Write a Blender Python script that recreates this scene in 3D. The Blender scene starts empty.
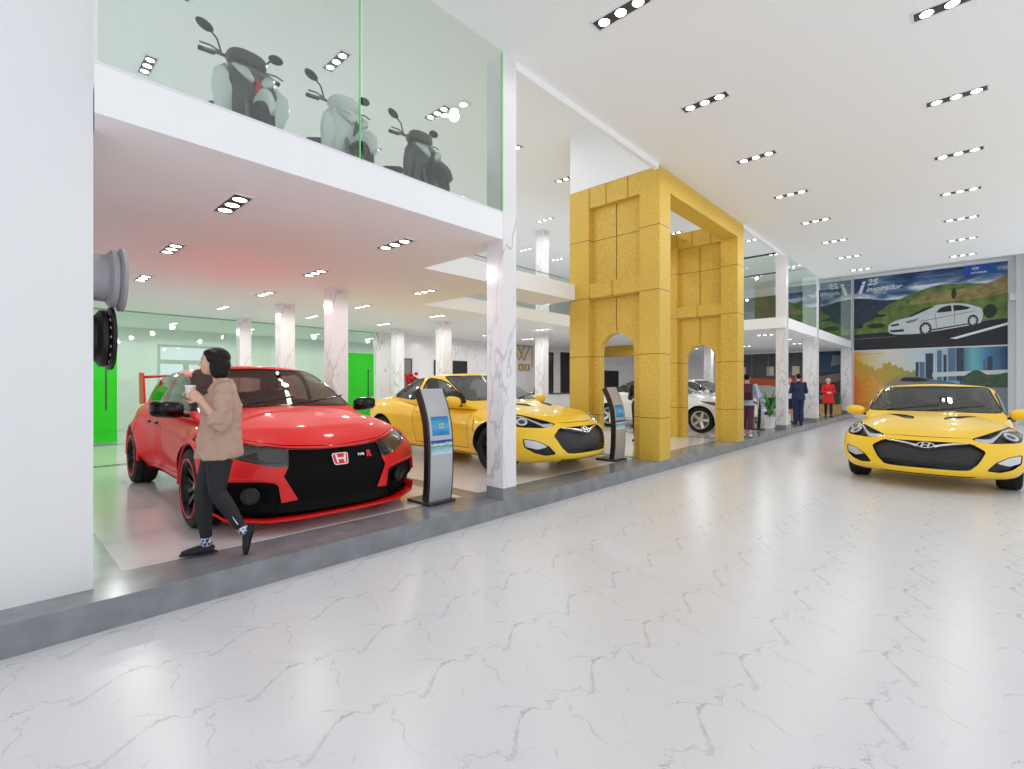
import bpy, bmesh, math, random
from math import sin, cos, pi, radians, sqrt, atan2
from mathutils import Vector, Matrix, Euler, noise
from mathutils.bvhtree import BVHTree
from mathutils.geometry import tessellate_polygon
random.seed(7)
SC = bpy.context.scene
COL = SC.collection
EYE, F0 = 1.59, 490.0      # eye height over the hall floor, focal length in pixels of the 1024x769 frame
FL = 0.2                   # height of the granite plinth / showroom floor

# ---------------------------------------------------------------- colours and materials
def lin(c):
    return tuple((x/12.92 if x <= .04045 else ((x+.055)/1.055)**2.4) for x in [v/255 for v in c])
MATS = {}
def mat(name, rgb, rough=.5, metal=0., coat=0., emit=0., var=0., vscale=8., bump=0., bscale=40., spec=.5, sheen=0.):
    if name in MATS: return MATS[name]
    m = bpy.data.materials.new(name); m.use_nodes = True
    nt = m.node_tree; b = nt.nodes['Principled BSDF']
    c = lin(rgb)
    b.inputs['Base Color'].default_value = (*c, 1)
    b.inputs['Roughness'].default_value = rough
    b.inputs['Metallic'].default_value = metal
    b.inputs['Coat Weight'].default_value = coat
    b.inputs['Coat Roughness'].default_value = .04
    b.inputs['Specular IOR Level'].default_value = spec
    b.inputs['Sheen Weight'].default_value = sheen
    if emit:
        b.inputs['Emission Color'].default_value = (*c, 1)
        b.inputs['Emission Strength'].default_value = emit
    tc = nt.nodes.new('ShaderNodeTexCoord')
    if var:
        n = nt.nodes.new('ShaderNodeTexNoise'); n.inputs['Scale'].default_value = vscale; n.inputs['Detail'].default_value = 5
        r = nt.nodes.new('ShaderNodeValToRGB')
        r.color_ramp.elements[0].position = .3; r.color_ramp.elements[1].position = .7
        r.color_ramp.elements[0].color = (*[x*(1-var) for x in c], 1)
        r.color_ramp.elements[1].color = (*[min(1, x*(1+var)) for x in c], 1)
        nt.links.new(tc.outputs['Object'], n.inputs['Vector']); nt.links.new(n.outputs['Fac'], r.inputs['Fac'])
        nt.links.new(r.outputs['Color'], b.inputs['Base Color'])
    if bump:
        n2 = nt.nodes.new('ShaderNodeTexNoise'); n2.inputs['Scale'].default_value = bscale; n2.inputs['Detail'].default_value = 4
        bp = nt.nodes.new('ShaderNodeBump'); bp.inputs['Strength'].default_value = bump; bp.inputs['Distance'].default_value = .01
        nt.links.new(tc.outputs['Object'], n2.inputs['Vector']); nt.links.new(n2.outputs['Fac'], bp.inputs['Height'])
        nt.links.new(bp.outputs['Normal'], b.inputs['Normal'])
    MATS[name] = m
    return m
def glass(name, tint, refl=.06, fres=1.0, rough=0.0, ior=1.45):
    """thin pane: tinted see-through with a mirror reflection that grows at grazing angles"""
    if name in MATS: return MATS[name]
    m = bpy.data.materials.new(name); m.use_nodes = True
    nt = m.node_tree; nt.nodes.clear()
    o = nt.nodes.new('ShaderNodeOutputMaterial'); mx = nt.nodes.new('ShaderNodeMixShader')
    t = nt.nodes.new('ShaderNodeBsdfTransparent'); g = nt.nodes.new('ShaderNodeBsdfGlossy')
    t.inputs['Color'].default_value = (*tint, 1); g.inputs['Roughness'].default_value = rough
    g.inputs['Color'].default_value = (.95, 1, .97, 1)
    f = nt.nodes.new('ShaderNodeMath'); f.operation = 'POWER'; lw = nt.nodes.new('ShaderNodeLayerWeight'); lw.inputs['Blend'].default_value = .5; nt.links.new(lw.outputs['Facing'], f.inputs[0]); f.inputs[1].default_value = 4.
    a = nt.nodes.new('ShaderNodeMath'); a.operation = 'MULTIPLY_ADD'
    a.inputs[1].default_value = fres; a.inputs[2].default_value = refl; a.use_clamp = True
    nt.links.new(f.outputs[0], a.inputs[0]); nt.links.new(a.outputs[0], mx.inputs[0])
    nt.links.new(t.outputs[0], mx.inputs[1]); nt.links.new(g.outputs[0], mx.inputs[2])
    nt.links.new(mx.outputs[0], o.inputs[0])
    MATS[name] = m
    return m

# ---------------------------------------------------------------- objects
def mesh_from(bm, name, m, smooth=False):
    me = bpy.data.meshes.new(name)
    bm.to_mesh(me); bm.free()
    for x in (m if isinstance(m, (list, tuple)) else [m]): me.materials.append(x)
    if smooth:
        for p in me.polygons: p.use_smooth = True
    return me
def obj(name, bm, m, parent=None, smooth=False, sharp=None):
    me = mesh_from(bm, name, m, smooth) if isinstance(bm, bmesh.types.BMesh) else bm
    if sharp is not None: me.set_sharp_from_angle(angle=radians(sharp))
    o = bpy.data.objects.new(name, me); COL.objects.link(o)
    if parent: o.parent = parent
    return o
def thing(name, label, cat, loc=(0, 0, 0), rz=0., group=None):
    o = bpy.data.objects.new(name, None); COL.objects.link(o); o.empty_display_size = .1
    o.location = loc; o.rotation_euler = (0, 0, rz); tag(o, label, cat, group)
    return o
def tag(o, label, cat, group=None, kind=None):
    if label: o['label'] = label
    if cat: o['category'] = cat
    if group: o['group'] = group
    if kind: o['kind'] = kind
    return o
def struct(name, bm, m, **k):
    o = obj(name, bm, m, **k); o['kind'] = 'structure'; return o
def dup(root, loc, rz=0., label=None, group=None):
    r = root.copy(); COL.objects.link(r); r.location = loc; r.rotation_euler = (0, 0, rz)
    if label: r['label'] = label
    if group: r['group'] = group
    for ch in list(root.children):
        c = ch.copy(); COL.objects.link(c); c.parent = r
        for g in list(ch.children):
            d = g.copy(); COL.objects.link(d); d.parent = c
    return r

# ---------------------------------------------------------------- shapes into a bmesh
def box(bm, x0, x1, y0, y1, z0, z1, bev=0., M=None, mi=0):
    r = bmesh.ops.create_cube(bm, size=1.)
    vs = r['verts']
    for v in vs:
        v.co = Vector((x0+(v.co.x+.5)*(x1-x0), y0+(v.co.y+.5)*(y1-y0), z0+(v.co.z+.5)*(z1-z0)))
    fs = list({f for v in vs for f in v.link_faces})
    if bev:
        es = list({e for v in vs for e in v.link_edges})
        rr = bmesh.ops.bevel(bm, geom=es, offset=bev, segments=2, affect='EDGES', profile=.7)
        fs = list({f for v in rr['verts'] for f in v.link_faces}); vs = rr['verts']
        vs = list({v for f in fs for v in f.verts})
    if M is not None:
        for v in vs: v.co = M @ v.co
    for f in fs: f.material_index = mi
    return vs
def nb(): return bmesh.new()
def boxbm(*a, **k):
    bm = nb(); box(bm, *a, **k); return bm
def tube(bm, pts, rad, n=10, cap=True, flat=None, up=None, mi=0):
    """loft of rings along pts; rad number, list, or list of (ra, rb)"""
    pts = [Vector(p) for p in pts]; N = len(pts)
    if not isinstance(rad, (list, tuple)): rad = [rad]*N
    rings = []; side = None
    for i, p in enumerate(pts):
        d = (pts[min(i+1, N-1)]-pts[max(i-1, 0)])
        if d.length < 1e-9: d = Vector((0, 0, 1))
        d.normalize()
        if side is None:
            ref = Vector(up) if up else (Vector((0, 0, 1)) if abs(d.z) < .9 else Vector((1, 0, 0)))
            side = d.cross(ref).normalized()
        else:
            side = (side-d*side.dot(d)).normalized()
        o2 = d.cross(side).normalized()
        ra, rb = rad[i] if isinstance(rad[i], (list, tuple)) else (rad[i], rad[i])
        rings.append([bm.verts.new(p+side*ra*cos(2*pi*k/n)+o2*rb*sin(2*pi*k/n)) for k in range(n)])
    for a, b in zip(rings, rings[1:]):
        for k in range(n):
            f = bm.faces.new((a[k], a[(k+1) % n], b[(k+1) % n], b[k])); f.material_index = mi
    if cap:
        bm.faces.new(rings[0][::-1]).material_index = mi; bm.faces.new(rings[-1]).material_index = mi
    return rings
def lathe(bm, prof, n=32, M=None, mi=0, close=False):
    """prof: (radius, height) pairs, turned about z"""
    rings = []
    for r, h in prof:
        ring = []
        for k in range(n):
            v = Vector((r*cos(2*pi*k/n), r*sin(2*pi*k/n), h))
            ring.append(bm.verts.new(M @ v if M is not None else v))
        rings.append(ring)
    pr = list(zip(rings, rings[1:]))
    if close: pr.append((rings[-1], rings[0]))
    for a, b in pr:
        for k in range(n):
            f = bm.faces.new((a[k], a[(k+1) % n], b[(k+1) % n], b[k])); f.material_index = mi
    if not close:
        if prof[0][0] > 1e-4: bm.faces.new(rings[0][::-1]).material_index = mi
        if prof[-1][0] > 1e-4: bm.faces.new(rings[-1]).material_index = mi
    return rings
def prism(bm, poly, t, M=None, mi=0):
    """flat 2D polygon in xy, extruded to z=t"""
    a = [bm.verts.new((x, y, 0)) for x, y in poly]; b = [bm.verts.new((x, y, t)) for x, y in poly]
    if M is not None:
        for v in a+b: v.co = M @ v.co
    n = len(poly); fs = []
    fs.append(bm.faces.new(a[::-1])); fs.append(bm.faces.new(b))
    for k in range(n): fs.append(bm.faces.new((a[k], a[(k+1) % n], b[(k+1) % n], b[k])))
    for f in fs: f.material_index = mi
    return fs
def ell(bm, c, r, n=16, M=None, mi=0):
    rr = bmesh.ops.create_uvsphere(bm, u_segments=n, v_segments=max(6, n//2), radius=1.)
    for v in rr['verts']:
        v.co = Vector((v.co.x*r[0], v.co.y*r[1], v.co.z*r[2]))
        if M is not None: v.co = M @ v.co
        v.co += Vector(c)
    for f in {f for v in rr['verts'] for f in v.link_faces}: f.material_index = mi; f.smooth = True
    return rr['verts']
def fixn(bm):
    bmesh.ops.recalc_face_normals(bm, faces=bm.faces[:]); return bm
def bake(o, mods):
    """apply modifiers set up by mods(o) and give back a plain mesh object"""
    mods(o)
    dg = bpy.context.evaluated_depsgraph_get(); dg.update()
    me = bpy.data.meshes.new_from_object(o.evaluated_get(dg), depsgraph=dg)
    old = o.data; o.modifiers.clear(); o.data = me
    if old.users == 0: bpy.data.meshes.remove(old)
    return o
def interp(pts, x):
    """smooth (monotone cubic-ish) interpolation through (x, y) pairs"""
    if x <= pts[0][0]: return pts[0][1]
    if x >= pts[-1][0]: return pts[-1][1]
    for i in range(len(pts)-1):
        if x <= pts[i+1][0]:
            x0, y0 = pts[i]; x1, y1 = pts[i+1]; h = x1-x0
            s = (y1-y0)/h
            sl = (y0-pts[i-1][1])/(x0-pts[i-1][0]) if i > 0 else s
            sr = (pts[i+2][1]-y1)/(pts[i+2][0]-x1) if i+2 < len(pts) else s
            m0 = 0 if sl*s <= 0 else 2*sl*s/(sl+s); m1 = 0 if sr*s <= 0 else 2*sr*s/(sr+s)
            t = (x-x0)/h
            return ((2*t**3-3*t*t+1)*y0+(t**3-2*t*t+t)*h*m0+(-2*t**3+3*t*t)*y1+(t**3-t*t)*h*m1)
def smooth01(a, b, x):
    t = max(0., min(1., (x-a)/(b-a))); return t*t*(3-2*t)
FONTOBJ = []
def text_bm(body, size=1., ext=.002, bold=0., shear=0.):
    cu = bpy.data.curves.new('t', 'FONT'); cu.body = body; cu.size = size; cu.extrude = ext
    cu.align_x = 'CENTER'; cu.align_y = 'CENTER'; cu.offset = bold; cu.shear = shear; cu.resolution_u = 3
    o = bpy.data.objects.new('t', cu); COL.objects.link(o)
    dg = bpy.context.evaluated_depsgraph_get(); dg.update()
    me = bpy.data.meshes.new_from_object(o.evaluated_get(dg), depsgraph=dg)
    bm = nb(); bm.from_mesh(me)
    bpy.data.objects.remove(o); bpy.data.curves.remove(cu); bpy.data.meshes.remove(me)
    return bm
def merge_bm(dst, src, M=None, mi=None):
    vm = {}
    for v in src.verts: vm[v] = dst.verts.new(M @ v.co if M is not None else v.co)
    for f in src.faces:
        try:
            g = dst.faces.new([vm[v] for v in f.verts]); g.smooth = f.smooth
            g.material_index = f.material_index if mi is None else mi
        except ValueError: pass
    src.free(); return dst
EXPO, WORLDS, HALLW, LOWW, UPW = 0.0, 1.13, 22., 26., 28.
# ---------------------------------------------------------------- cars
def round_box(L, W, H, r, step):
    """closed box surface, evenly gridded, with all edges rounded; centred in x,y, z from 0 to H"""
    bm = nb()
    def ax(a, n): return [(-.5+i/n)*a for i in range(n+1)]
    nx, ny, nz = max(4, round(L/step)), max(4, round(W/step/2)*2), max(4, round(H/step))
    X, Y, Z = ax(L, nx), ax(W, ny), ax(H, nz)
    vs = {}
    def V(x, y, z):
        k = (round(x, 5), round(y, 5), round(z, 5))
        if k not in vs:
            p = Vector((x, y, z)); q = Vector([max(-s/2+r, min(s/2-r, c)) for s, c in ((L, x), (W, y), (H, z))])
            d = p-q
            if d.length > 1e-9:
                d = d.normalized()*r if (abs(d.x) > 1e-9)+(abs(d.y) > 1e-9)+(abs(d.z) > 1e-9) > 1 else d
            p = q+d; p.z += H/2
            vs[k] = bm.verts.new(p)
        return vs[k]
    for i in range(nx):
        for j in range(ny):
            for z, fl in ((Z[0], 1), (Z[-1], 0)):
                q = [V(X[i], Y[j], z), V(X[i+1], Y[j], z), V(X[i+1], Y[j+1], z), V(X[i], Y[j+1], z)]
                bm.faces.new(q[::-1] if fl else q)
        for k in range(nz):
            for y, fl in ((Y[0], 0), (Y[-1], 1)):
                q = [V(X[i], y, Z[k]), V(X[i+1], y, Z[k]), V(X[i+1], y, Z[k+1]), V(X[i], y, Z[k+1])]
                bm.faces.new(q[::-1] if fl else q)
    for j in range(ny):
        for k in range(nz):
            for x, fl in ((X[0], 1), (X[-1], 0)):
                q = [V(x, Y[j], Z[k]), V(x, Y[j+1], Z[k]), V(x, Y[j+1], Z[k+1]), V(x, Y[j], Z[k+1])]
                bm.faces.new(q[::-1] if fl else q)
    return bm

def lower_shell(P, step=.04):
    L, W = P['L'], P['W']; H = 1.0
    bm = round_box(L, W, H, P.get('r', .13), step)
    for v in bm.verts:
        x, y, z = v.co; c = z/H; b = y/(W/2); a = x/(L/2); ab = min(1., abs(b))
        # front and rear faces lean and wrap in plan
        xs = x
        fz = interp(P['front'], c); rz = interp(P['rear'], c)
        wf, wr = smooth01(.35, 1, a)**1.3, smooth01(.4, 1, -a)**1.3
        xs += wf*(fz-P['kf']*ab**P['pf']) - wr*(rz-P['kr']*ab**P['pr'])
        top = interp(P['top'], xs)+(interp(P['top_side'], xs)-interp(P['top'], xs))*ab**P.get('crown', 2.6)
        bot = interp(P['bot'], xs)
        zz = bot+c*(top-bot)
        w = interp(P['plan'], xs)*interp(P['sec'], c)
        # wheel arch swell
        for wx in P['wheels']:
            d = math.hypot(xs-wx, (zz-P['wr'])*1.15)
            w += P['flare']*math.exp(-((d-P['wr']*1.12)/.17)**2)*(smooth01(.1, .3, c)*smooth01(1.0, .75, c))
        # sculpted crease along the doors
        for (x0, z0, x1, z1, amp, wd) in P.get('crease', ()):
            t = (xs-x0)/(x1-x0)
            if 0 < t < 1: w += amp*math.exp(-((zz-(z0+(z1-z0)*t))/wd)**2)*min(1, 6*t, 6*(1-t))
        v.co = (xs, b*w, zz)
    bm.normal_update()
    return bm

def cabin_shell(P, step=.04):
    G = P['cab']; xb0, xb1 = G['base'][0], G['base'][1]; L = xb0-xb1
    W = 2.; H = 1.
    bm = round_box(L, W, H, G.get('r', .1), step)
    kill = [f for f in bm.faces if f.calc_center_median().z < .001]
    bmesh.ops.delete(bm, geom=kill, context='FACES')
    for v in bm.verts:
        x, y, z = v.co; t = (x+L/2)/L; c = z/H; b = y
        xf = interp(G['front'], c); xr = interp(G['rear'], c)         # centre-line x of windscreen / rear screen at height fraction
        xx = xr+(xf-xr)*t
        ab = min(1, abs(b))
        xx -= smooth01(.5, 1, t)*G['bowf']*ab**2.2; xx += smooth01(.5, 0, t)*G['bowr']*ab**2.2
        zt = interp(G['roof'], xx)-G['crown']*ab**2.2*c
        zb = interp(G['belt'], xx)-.12
        zz = zb+c*(zt-zb)
        w = interp(G['plan'], xx)*interp(G['sec'], c)
        v.co = (xx, b*w, zz)
    return bm

def cut_region(bm, poly, axes, filt, cache=None):
    """cut the surface along a 2D outline (in the plane of the two axes) and give back the faces inside"""
    pts = [Vector((p[0], p[1])) for p in poly]
    tris = tessellate_polygon([[Vector((p[0], p[1], 0)) for p in pts]])
    i0, i1 = axes; i2 = 3-i0-i1
    lo = [min(p[k] for p in pts) for k in (0, 1)]; hi = [max(p[k] for p in pts) for k in (0, 1)]
    inside = set()
    def bb(f, l, h):
        a = [v.co[i0] for v in f.verts]; b = [v.co[i1] for v in f.verts]
        return not (max(a) < l[0]-1e-6 or min(a) > h[0]+1e-6 or max(b) < l[1]-1e-6 or min(b) > h[1]+1e-6)
    cand = {f for f in bm.faces if bb(f, lo, hi) and filt(f)}
    for tri in tris:
        T = [pts[k] for k in tri]
        cr = (T[1]-T[0]).cross(T[2]-T[0])
        if abs(cr) < 1e-7: continue
        if cr < 0: T = T[::-1]
        tl = [min(p[k] for p in T) for k in (0, 1)]; th = [max(p[k] for p in T) for k in (0, 1)]
        S = [f for f in cand if f.is_valid and bb(f, tl, th)]
        cand.difference_update(S); rest = set()
        for k in range(3):
            if not S: break
            p, q = T[k], T[(k+1) % 3]; n2 = Vector((q.y-p.y, -(q.x-p.x))).normalized()   # outward normal for a CCW triangle
            n = [0, 0, 0]; n[i0] = n2.x; n[i1] = n2.y; co = [0, 0, 0]; co[i0] = p.x; co[i1] = p.y
            geom = list(set(S) | {e for f in S for e in f.edges} | {v for f in S for v in f.verts})
            r = bmesh.ops.bisect_plane(bm, geom=geom, dist=1e-6, plane_co=co, plane_no=n)
            out = {g for g in r['geom'] if isinstance(g, bmesh.types.BMFace) and g.is_valid}
            S2 = []
            for f in out:
                m = f.calc_center_median()
                (S2.append if (Vector((m[i0], m[i1]))-p).dot(n2) < -1e-7 else rest.add)(f)
            S = S2
        inside.update(S); cand.update(rest)
    return [f for f in inside if f.is_valid]

def take(bm, faces):
    """split the faces off into their own bmesh"""
    nbm = nb(); vm = {}
    for f in faces:
        for v in f.verts:
            if v not in vm: vm[v] = nbm.verts.new(v.co)
    for f in faces:
        try: g = nbm.faces.new([vm[v] for v in f.verts]); g.smooth = True
        except ValueError: pass
    bmesh.ops.delete(bm, geom=faces, context='FACES')
    return nbm
def inset_depth(bm, d, wall=True, direction=None):
    """push an open patch along -normal by d, leaving walls behind at the rim"""
    bm.normal_update()
    mv = {v: (v.normal.copy() if direction is None else Vector(direction)) for v in bm.verts}
    rim = [e for e in bm.edges if e.is_boundary]
    old = {v: v.co.copy() for e in rim for v in e.verts}
    for v, n in mv.items(): v.co -= n*d
    if wall:
        top = {v: bm.verts.new(c) for v, c in old.items()}
        for e in rim:
            a, b = e.verts
            try: bm.faces.new((a, b, top[b], top[a]))
            except ValueError: pass
    fixn(bm); return bm
def thicken(bm, t):
    """give an open patch an outer skin t above the surface plus rim walls"""
    bm.normal_update(); n = {v: v.normal.copy() for v in bm.verts}
    for v in bm.verts: v.co += n[v]*t
    rim = [e for e in bm.edges if e.is_boundary]
    low = {v: bm.verts.new(v.co-n[v]*(t+.02)) for v in {v for e in rim for v in e.verts}}
    for e in rim:
        a, b = e.verts
        try: bm.faces.new((a, b, low[b], low[a])); 
        except ValueError: pass
    return bm
def mir(poly): return [(-p[0], p[1]) for p in poly][::-1]
def rr(poly, n=3, k=.25):
    """round the corners of an outline"""
    out = []; N = len(poly)
    for i in range(N):
        p = Vector(poly[i]); a = Vector(poly[i-1]); b = Vector(poly[(i+1) % N])
        A = p+(a-p)*k; B = p+(b-p)*k
        for j in range(n+1):
            t = j/n; out.append(tuple(A*(1-t)**2+p*2*t*(1-t)+B*t*t))
    return out

def tire_bm(R, w):
    bm = nb(); r = R*.69
    prof = [(r, -w*.42), (r+.01, -w*.5), (R-.05, -w*.52), (R-.015, -w*.46), (R, -w*.34), (R, -.045), (R-.008, -.042), (R-.008, -.032), (R, -.03), (R, .03), (R-.008, .032), (R-.008, .042), (R, .045),
            (R, w*.34), (R-.015, w*.46), (R-.05, w*.52), (r+.01, w*.5), (r, w*.42)]
    lathe(bm, prof, 48, close=True); return fixn(bm)
def rim_bm(R, w, spokes=5, split=False, wide=.075):
    """alloy wheel, outer face towards +z"""
    bm = nb(); r = R*.7
    lathe(bm, [(r, -w*.44), (r, w*.5), (r-.012, w*.52), (r-.03, w*.42), (r-.045, w*.1), (r-.05, -w*.4), (r-.03, -w*.44)], 48, close=True)
    lathe(bm, [(.0, w*.28), (.035, w*.3), (.06, w*.26), (.075, w*.18), (.075, 0), (0, 0)], 20)
    for s in range(spokes):
        for off in ((-.5, .5) if split else (0,)):
            a = 2*pi*s/spokes; M = Matrix.Rotation(a, 4, 'Z')
            y0 = off*.05; y1 = off*wide*1.9; hw = wide*(.26 if split else .5)
            pts = [(.05, y0-hw*.9), (r-.02, y1-hw*1.05), (r-.02, y1+hw*1.05), (.05, y0+hw*.9)]
            v = [Vector((x, y, w*(.24 if i in (0, 3) else .40))) for i, (x, y) in enumerate(pts)]
            lo = [Vector((x, y, w*(.0 if i in (0, 3) else .12))) for i, (x, y) in enumerate(pts)]
            A = [bm.verts.new(M @ p) for p in v]; B = [bm.verts.new(M @ p) for p in lo]
            bm.faces.new(A); bm.faces.new(B[::-1])
            for i in range(4): bm.faces.new((A[i], B[i], B[(i+1) % 4], A[(i+1) % 4]))
    return fixn(bm)
def wheel(parent, x, y, R, w, out, steer=0., mt=None, mr=None, spokes=5, split=False, ring=None, caliper=None):
    """tyre with rim, brake disc; out=+1 faces +y"""
    M = Matrix.Translation((x, y, R)) @ Matrix.Rotation(steer, 4, 'Z') @ Matrix.Rotation(-out*pi/2, 4, 'X')
    t = tire_bm(R, w); t.transform(M)
    o = obj('wheel', t, mt, parent, True, 40)
    r = rim_bm(R, w, spokes, split); r.transform(M)
    obj('rim', r, mr, o, True, 30)
    d = nb(); lathe(d, [(0, .0), (R*.5, .0), (R*.5, .02), (0, .02)], 32); d.transform(M @ Matrix.Translation((0, 0, -.02)))
    obj('brake_disc', fixn(d), MATS['steel'], o)
    if ring:
        q = nb(); lathe(q, [(R*.70, w*.505), (R*.722, w*.53), (R*.745, w*.53), (R*.75, w*.50)], 48, close=True); q.transform(M)
        obj('rim_stripe', fixn(q), ring, o, True)
    hb = nb(); lathe(hb, [(0, w*.3), (.03, w*.31), (.034, w*.27)], 16)
    for k in range(5):
        a = 2*pi*(k+.5)/5; lathe(hb, [(0, w*.26), (.009, w*.26), (.009, w*.2)], 8, Matrix.Translation((.052*cos(a), .052*sin(a), .01)))
    hb.transform(M); obj('hub_cap', fixn(hb), MATS['chrome'], o)
    return o
def seat_bm(x, y, z, s=1.):
    bm = nb()
    box(bm, x-.28*s, x+.27*s, y-.25*s, y+.25*s, z-.10, z+.06, .04)
    M = Matrix.Translation((x-.27*s, y, z)) @ Matrix.Rotation(-.28, 4, 'Y')
    box(bm, -.07, .06, -.24*s, .24*s, 0, .58*s, .05, M)
    box(bm, -.05, .05, -.12*s, .12*s, .60*s, .78*s, .04, M)
    box(bm, -.02, .02, -.07*s, -.05*s, .55*s, .65*s, 0, M); box(bm, -.02, .02, .05*s, .07*s, .55*s, .65*s, 0, M)
    return bm

def nfront(f): return f.normal.x > .22
def build_car(P, label, loc, rz, paint, step=.04):
    car = thing('car', label, 'car', loc, rz)
    dark, blk, gl = MATS['dark_trim'], MATS['gloss_black'], MATS[P.get('glass', 'car_glass')]
    W, WR = P['W'], P['wr']
    low = lower_shell(P, step)
    tmp = obj('body', low, paint)
    # wheel wells cut out of the solid body
    cut = nb()
    for wx in P['wheels']:
        for s in (-1, 1):
            lathe(cut, [(WR*1.13, 0), (WR*1.13, .42)], 40, Matrix.Translation((wx, s*(W/2-.32), WR*1.0)) @ Matrix.Rotation(-s*pi/2, 4, 'X'))
    cutter = obj('cutter', fixn(cut), dark)
    def mods(o):
        m = o.modifiers.new('b', 'BOOLEAN'); m.operation = 'DIFFERENCE'; m.solver = 'EXACT'; m.object = cutter; m.material_mode = 'TRANSFER'
    bake(tmp, mods)
    bpy.data.objects.remove(cutter)
    bm = nb(); bm.from_mesh(tmp.data); bpy.data.objects.remove(tmp)
    mi = {i for i in range(2)}
    wells = [f for f in bm.faces if f.material_index == 1]
    wb = take(bm, wells)
    for f in wb.faces: f.smooth = False
    loose = [v for v in bm.verts if not v.link_faces]; bmesh.ops.delete(bm, geom=loose, context='VERTS')
    for f in bm.faces: f.material_index = 0; f.smooth = True
    bm.normal_update()
    parts = []
    # deck under the glass
    G = P['cab']
    dk = [(x, y) for x, y in G['deck']]
    fs = cut_region(bm, dk, (0, 1), lambda f: f.normal.z > .5)
    deck = take(bm, fs); 
    for v in deck.verts: v.co.z -= .10
    sills = nb()
    for reg in P['regions']:
        polys = [reg['poly']]+([mir(reg['poly']) if reg['axes'] == (1, 2) else [(p[0], -p[1]) for p in reg['poly']] if reg['axes'] == (0, 1) else reg['poly']] if reg.get('mirror') else [])
        for k, poly in enumerate(polys):
            ax = reg['axes']
            if ax == (1, 2): filt = (lambda f: f.normal.x > reg.get('nmin', .12) and f.calc_center_median().x > 1.5) if not reg.get('back') else (lambda f: f.normal.x < -.12 and f.calc_center_median().x < -1.9)
            elif ax == (0, 2):
                sg = 1 if (k == 0) else -1
                filt = lambda f, sg=sg: f.normal.y*sg > .25 and f.calc_center_median().y*sg > .2
            else: filt = lambda f: f.normal.z > .3
            bm.normal_update()
            fs = cut_region(bm, poly, ax, filt)
            if fs: parts.append((reg, k, take(bm, fs)))
    bm.normal_update()
    body = obj('body', bm, paint, car, True, 40)
    for qx in (1, -1):
        for qy in (1, -1):
            sel = [f for f in wb.faces if f.calc_center_median().x*qx > 0 and f.calc_center_median().y*qy > 0]
            if sel: q_ = take(wb, sel); obj('wheel_well', q_, dark, body)
    wb.free()
    obj('interior_deck', deck, dark, car, True)
    made = {}
    for reg, k, pb in parts:
        m = MATS[reg['mat']] if isinstance(reg['mat'], str) else reg['mat']
        d = reg.get('depth', 0)
        if d > 0: inset_depth(pb, d, True, reg.get('dir'))
        elif d < 0: thicken(pb, -d)
        par = made.get((reg['of'], k), made.get((reg['of'], 0), car)) if reg.get('of') else car
        o = obj(reg['name'], pb, m, par, True, 35)
        if reg.get('label'): o['label'] = reg['label']
        made[(reg['name'], k)] = o
    # cabin
    cb = cabin_shell(P, step)
    cb.normal_update()
    for f in cb.faces: f.smooth = True
    cparts = []
    for reg in G['regions']:
        polys = [reg['poly'], reg['poly']] if reg['axes'] == (0, 2) else [reg['poly']]
        for k, poly in enumerate(polys):
            if reg['axes'] == (0, 2):
                sg = 1 if k == 0 else -1
                filt = lambda f, sg=sg: f.normal.y*sg > .3
            elif reg['axes'] == (1, 2):
                filt = (lambda f: f.normal.x < -.15 and abs(f.normal.y) < .75) if reg.get('back') else (lambda f: f.normal.x > .15 and abs(f.normal.y) < .75)
            else: filt = lambda f: f.normal.z > .5
            fs = cut_region(cb, poly, reg['axes'], filt)
            if fs: cparts.append((reg, k, take(cb, fs)))
            cb.normal_update()
    liner = nb(); liner.from_mesh(mesh_from(cb.copy(), 'tmp', dark)) if False else None
    cb2 = cb.copy(); cb2.normal_update()
    for v in cb2.verts: v.co -= v.normal*.018
    bmesh.ops.reverse_faces(cb2, faces=cb2.faces[:])
    roof = obj('roof', cb, paint, car, True, 40)
    obj('headliner', cb2, MATS[P.get('liner', 'liner')], roof, True)
    for reg, k, pb in cparts:
        m = MATS[reg['mat']]
        o = obj(reg['name'], pb, m, car, True)
        # black rubber seal round each pane
        if reg.get('seal', True):
            me = o.data; b2 = nb(); b2.from_mesh(me); b2.normal_update()
            rim = [e for e in b2.edges if e.is_boundary]
            sb = nb()
            cen = Vector((0, 0, 0)); 
            for v in b2.verts: cen += v.co
            cen /= max(1, len(b2.verts))
            sw = reg.get('sealw', .022)
            mp = {}
            bv = {}
            for e in rim:
                for v in e.verts: bv.setdefault(v, []).append(e)
            for v, es in bv.items():
                # inward direction in the surface: average over rim edges of (normal x edge) pointing to the face centre
                d = Vector((0, 0, 0))
                for e in es:
                    f = e.link_faces[0]; t = (e.verts[1].co-e.verts[0].co).normalized()
                    q = f.normal.cross(t); c = f.calc_center_median()-e.verts[0].co
                    if q.dot(c) < 0: q = -q
                    d += q
                if d.length < 1e-6: d = cen-v.co
                d.normalize()
                n = v.normal
                mp[v] = (sb.verts.new(v.co+n*.004), sb.verts.new(v.co+d*sw+n*.004))
            for e in rim:
                a, b = e.verts
                try: sb.faces.new((mp[a][0], mp[b][0], mp[b][1], mp[a][1]))
                except ValueError: pass
            fixn(sb); b2.free()
            obj('window_seal', sb, blk, o)
        made[(reg['name'], k)] = o
    # seats, dashboard, steering wheel
    for sx, sy in P['seats']:
        s = obj('seat', seat_bm(sx, sy, P['seat_z']-(.12 if sx < -.8 else 0), 1. if sx > -.8 else .86), MATS[P.get('seatmat', 'seat_cloth')], car, True, 50)
    dx = P['dash']
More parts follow.
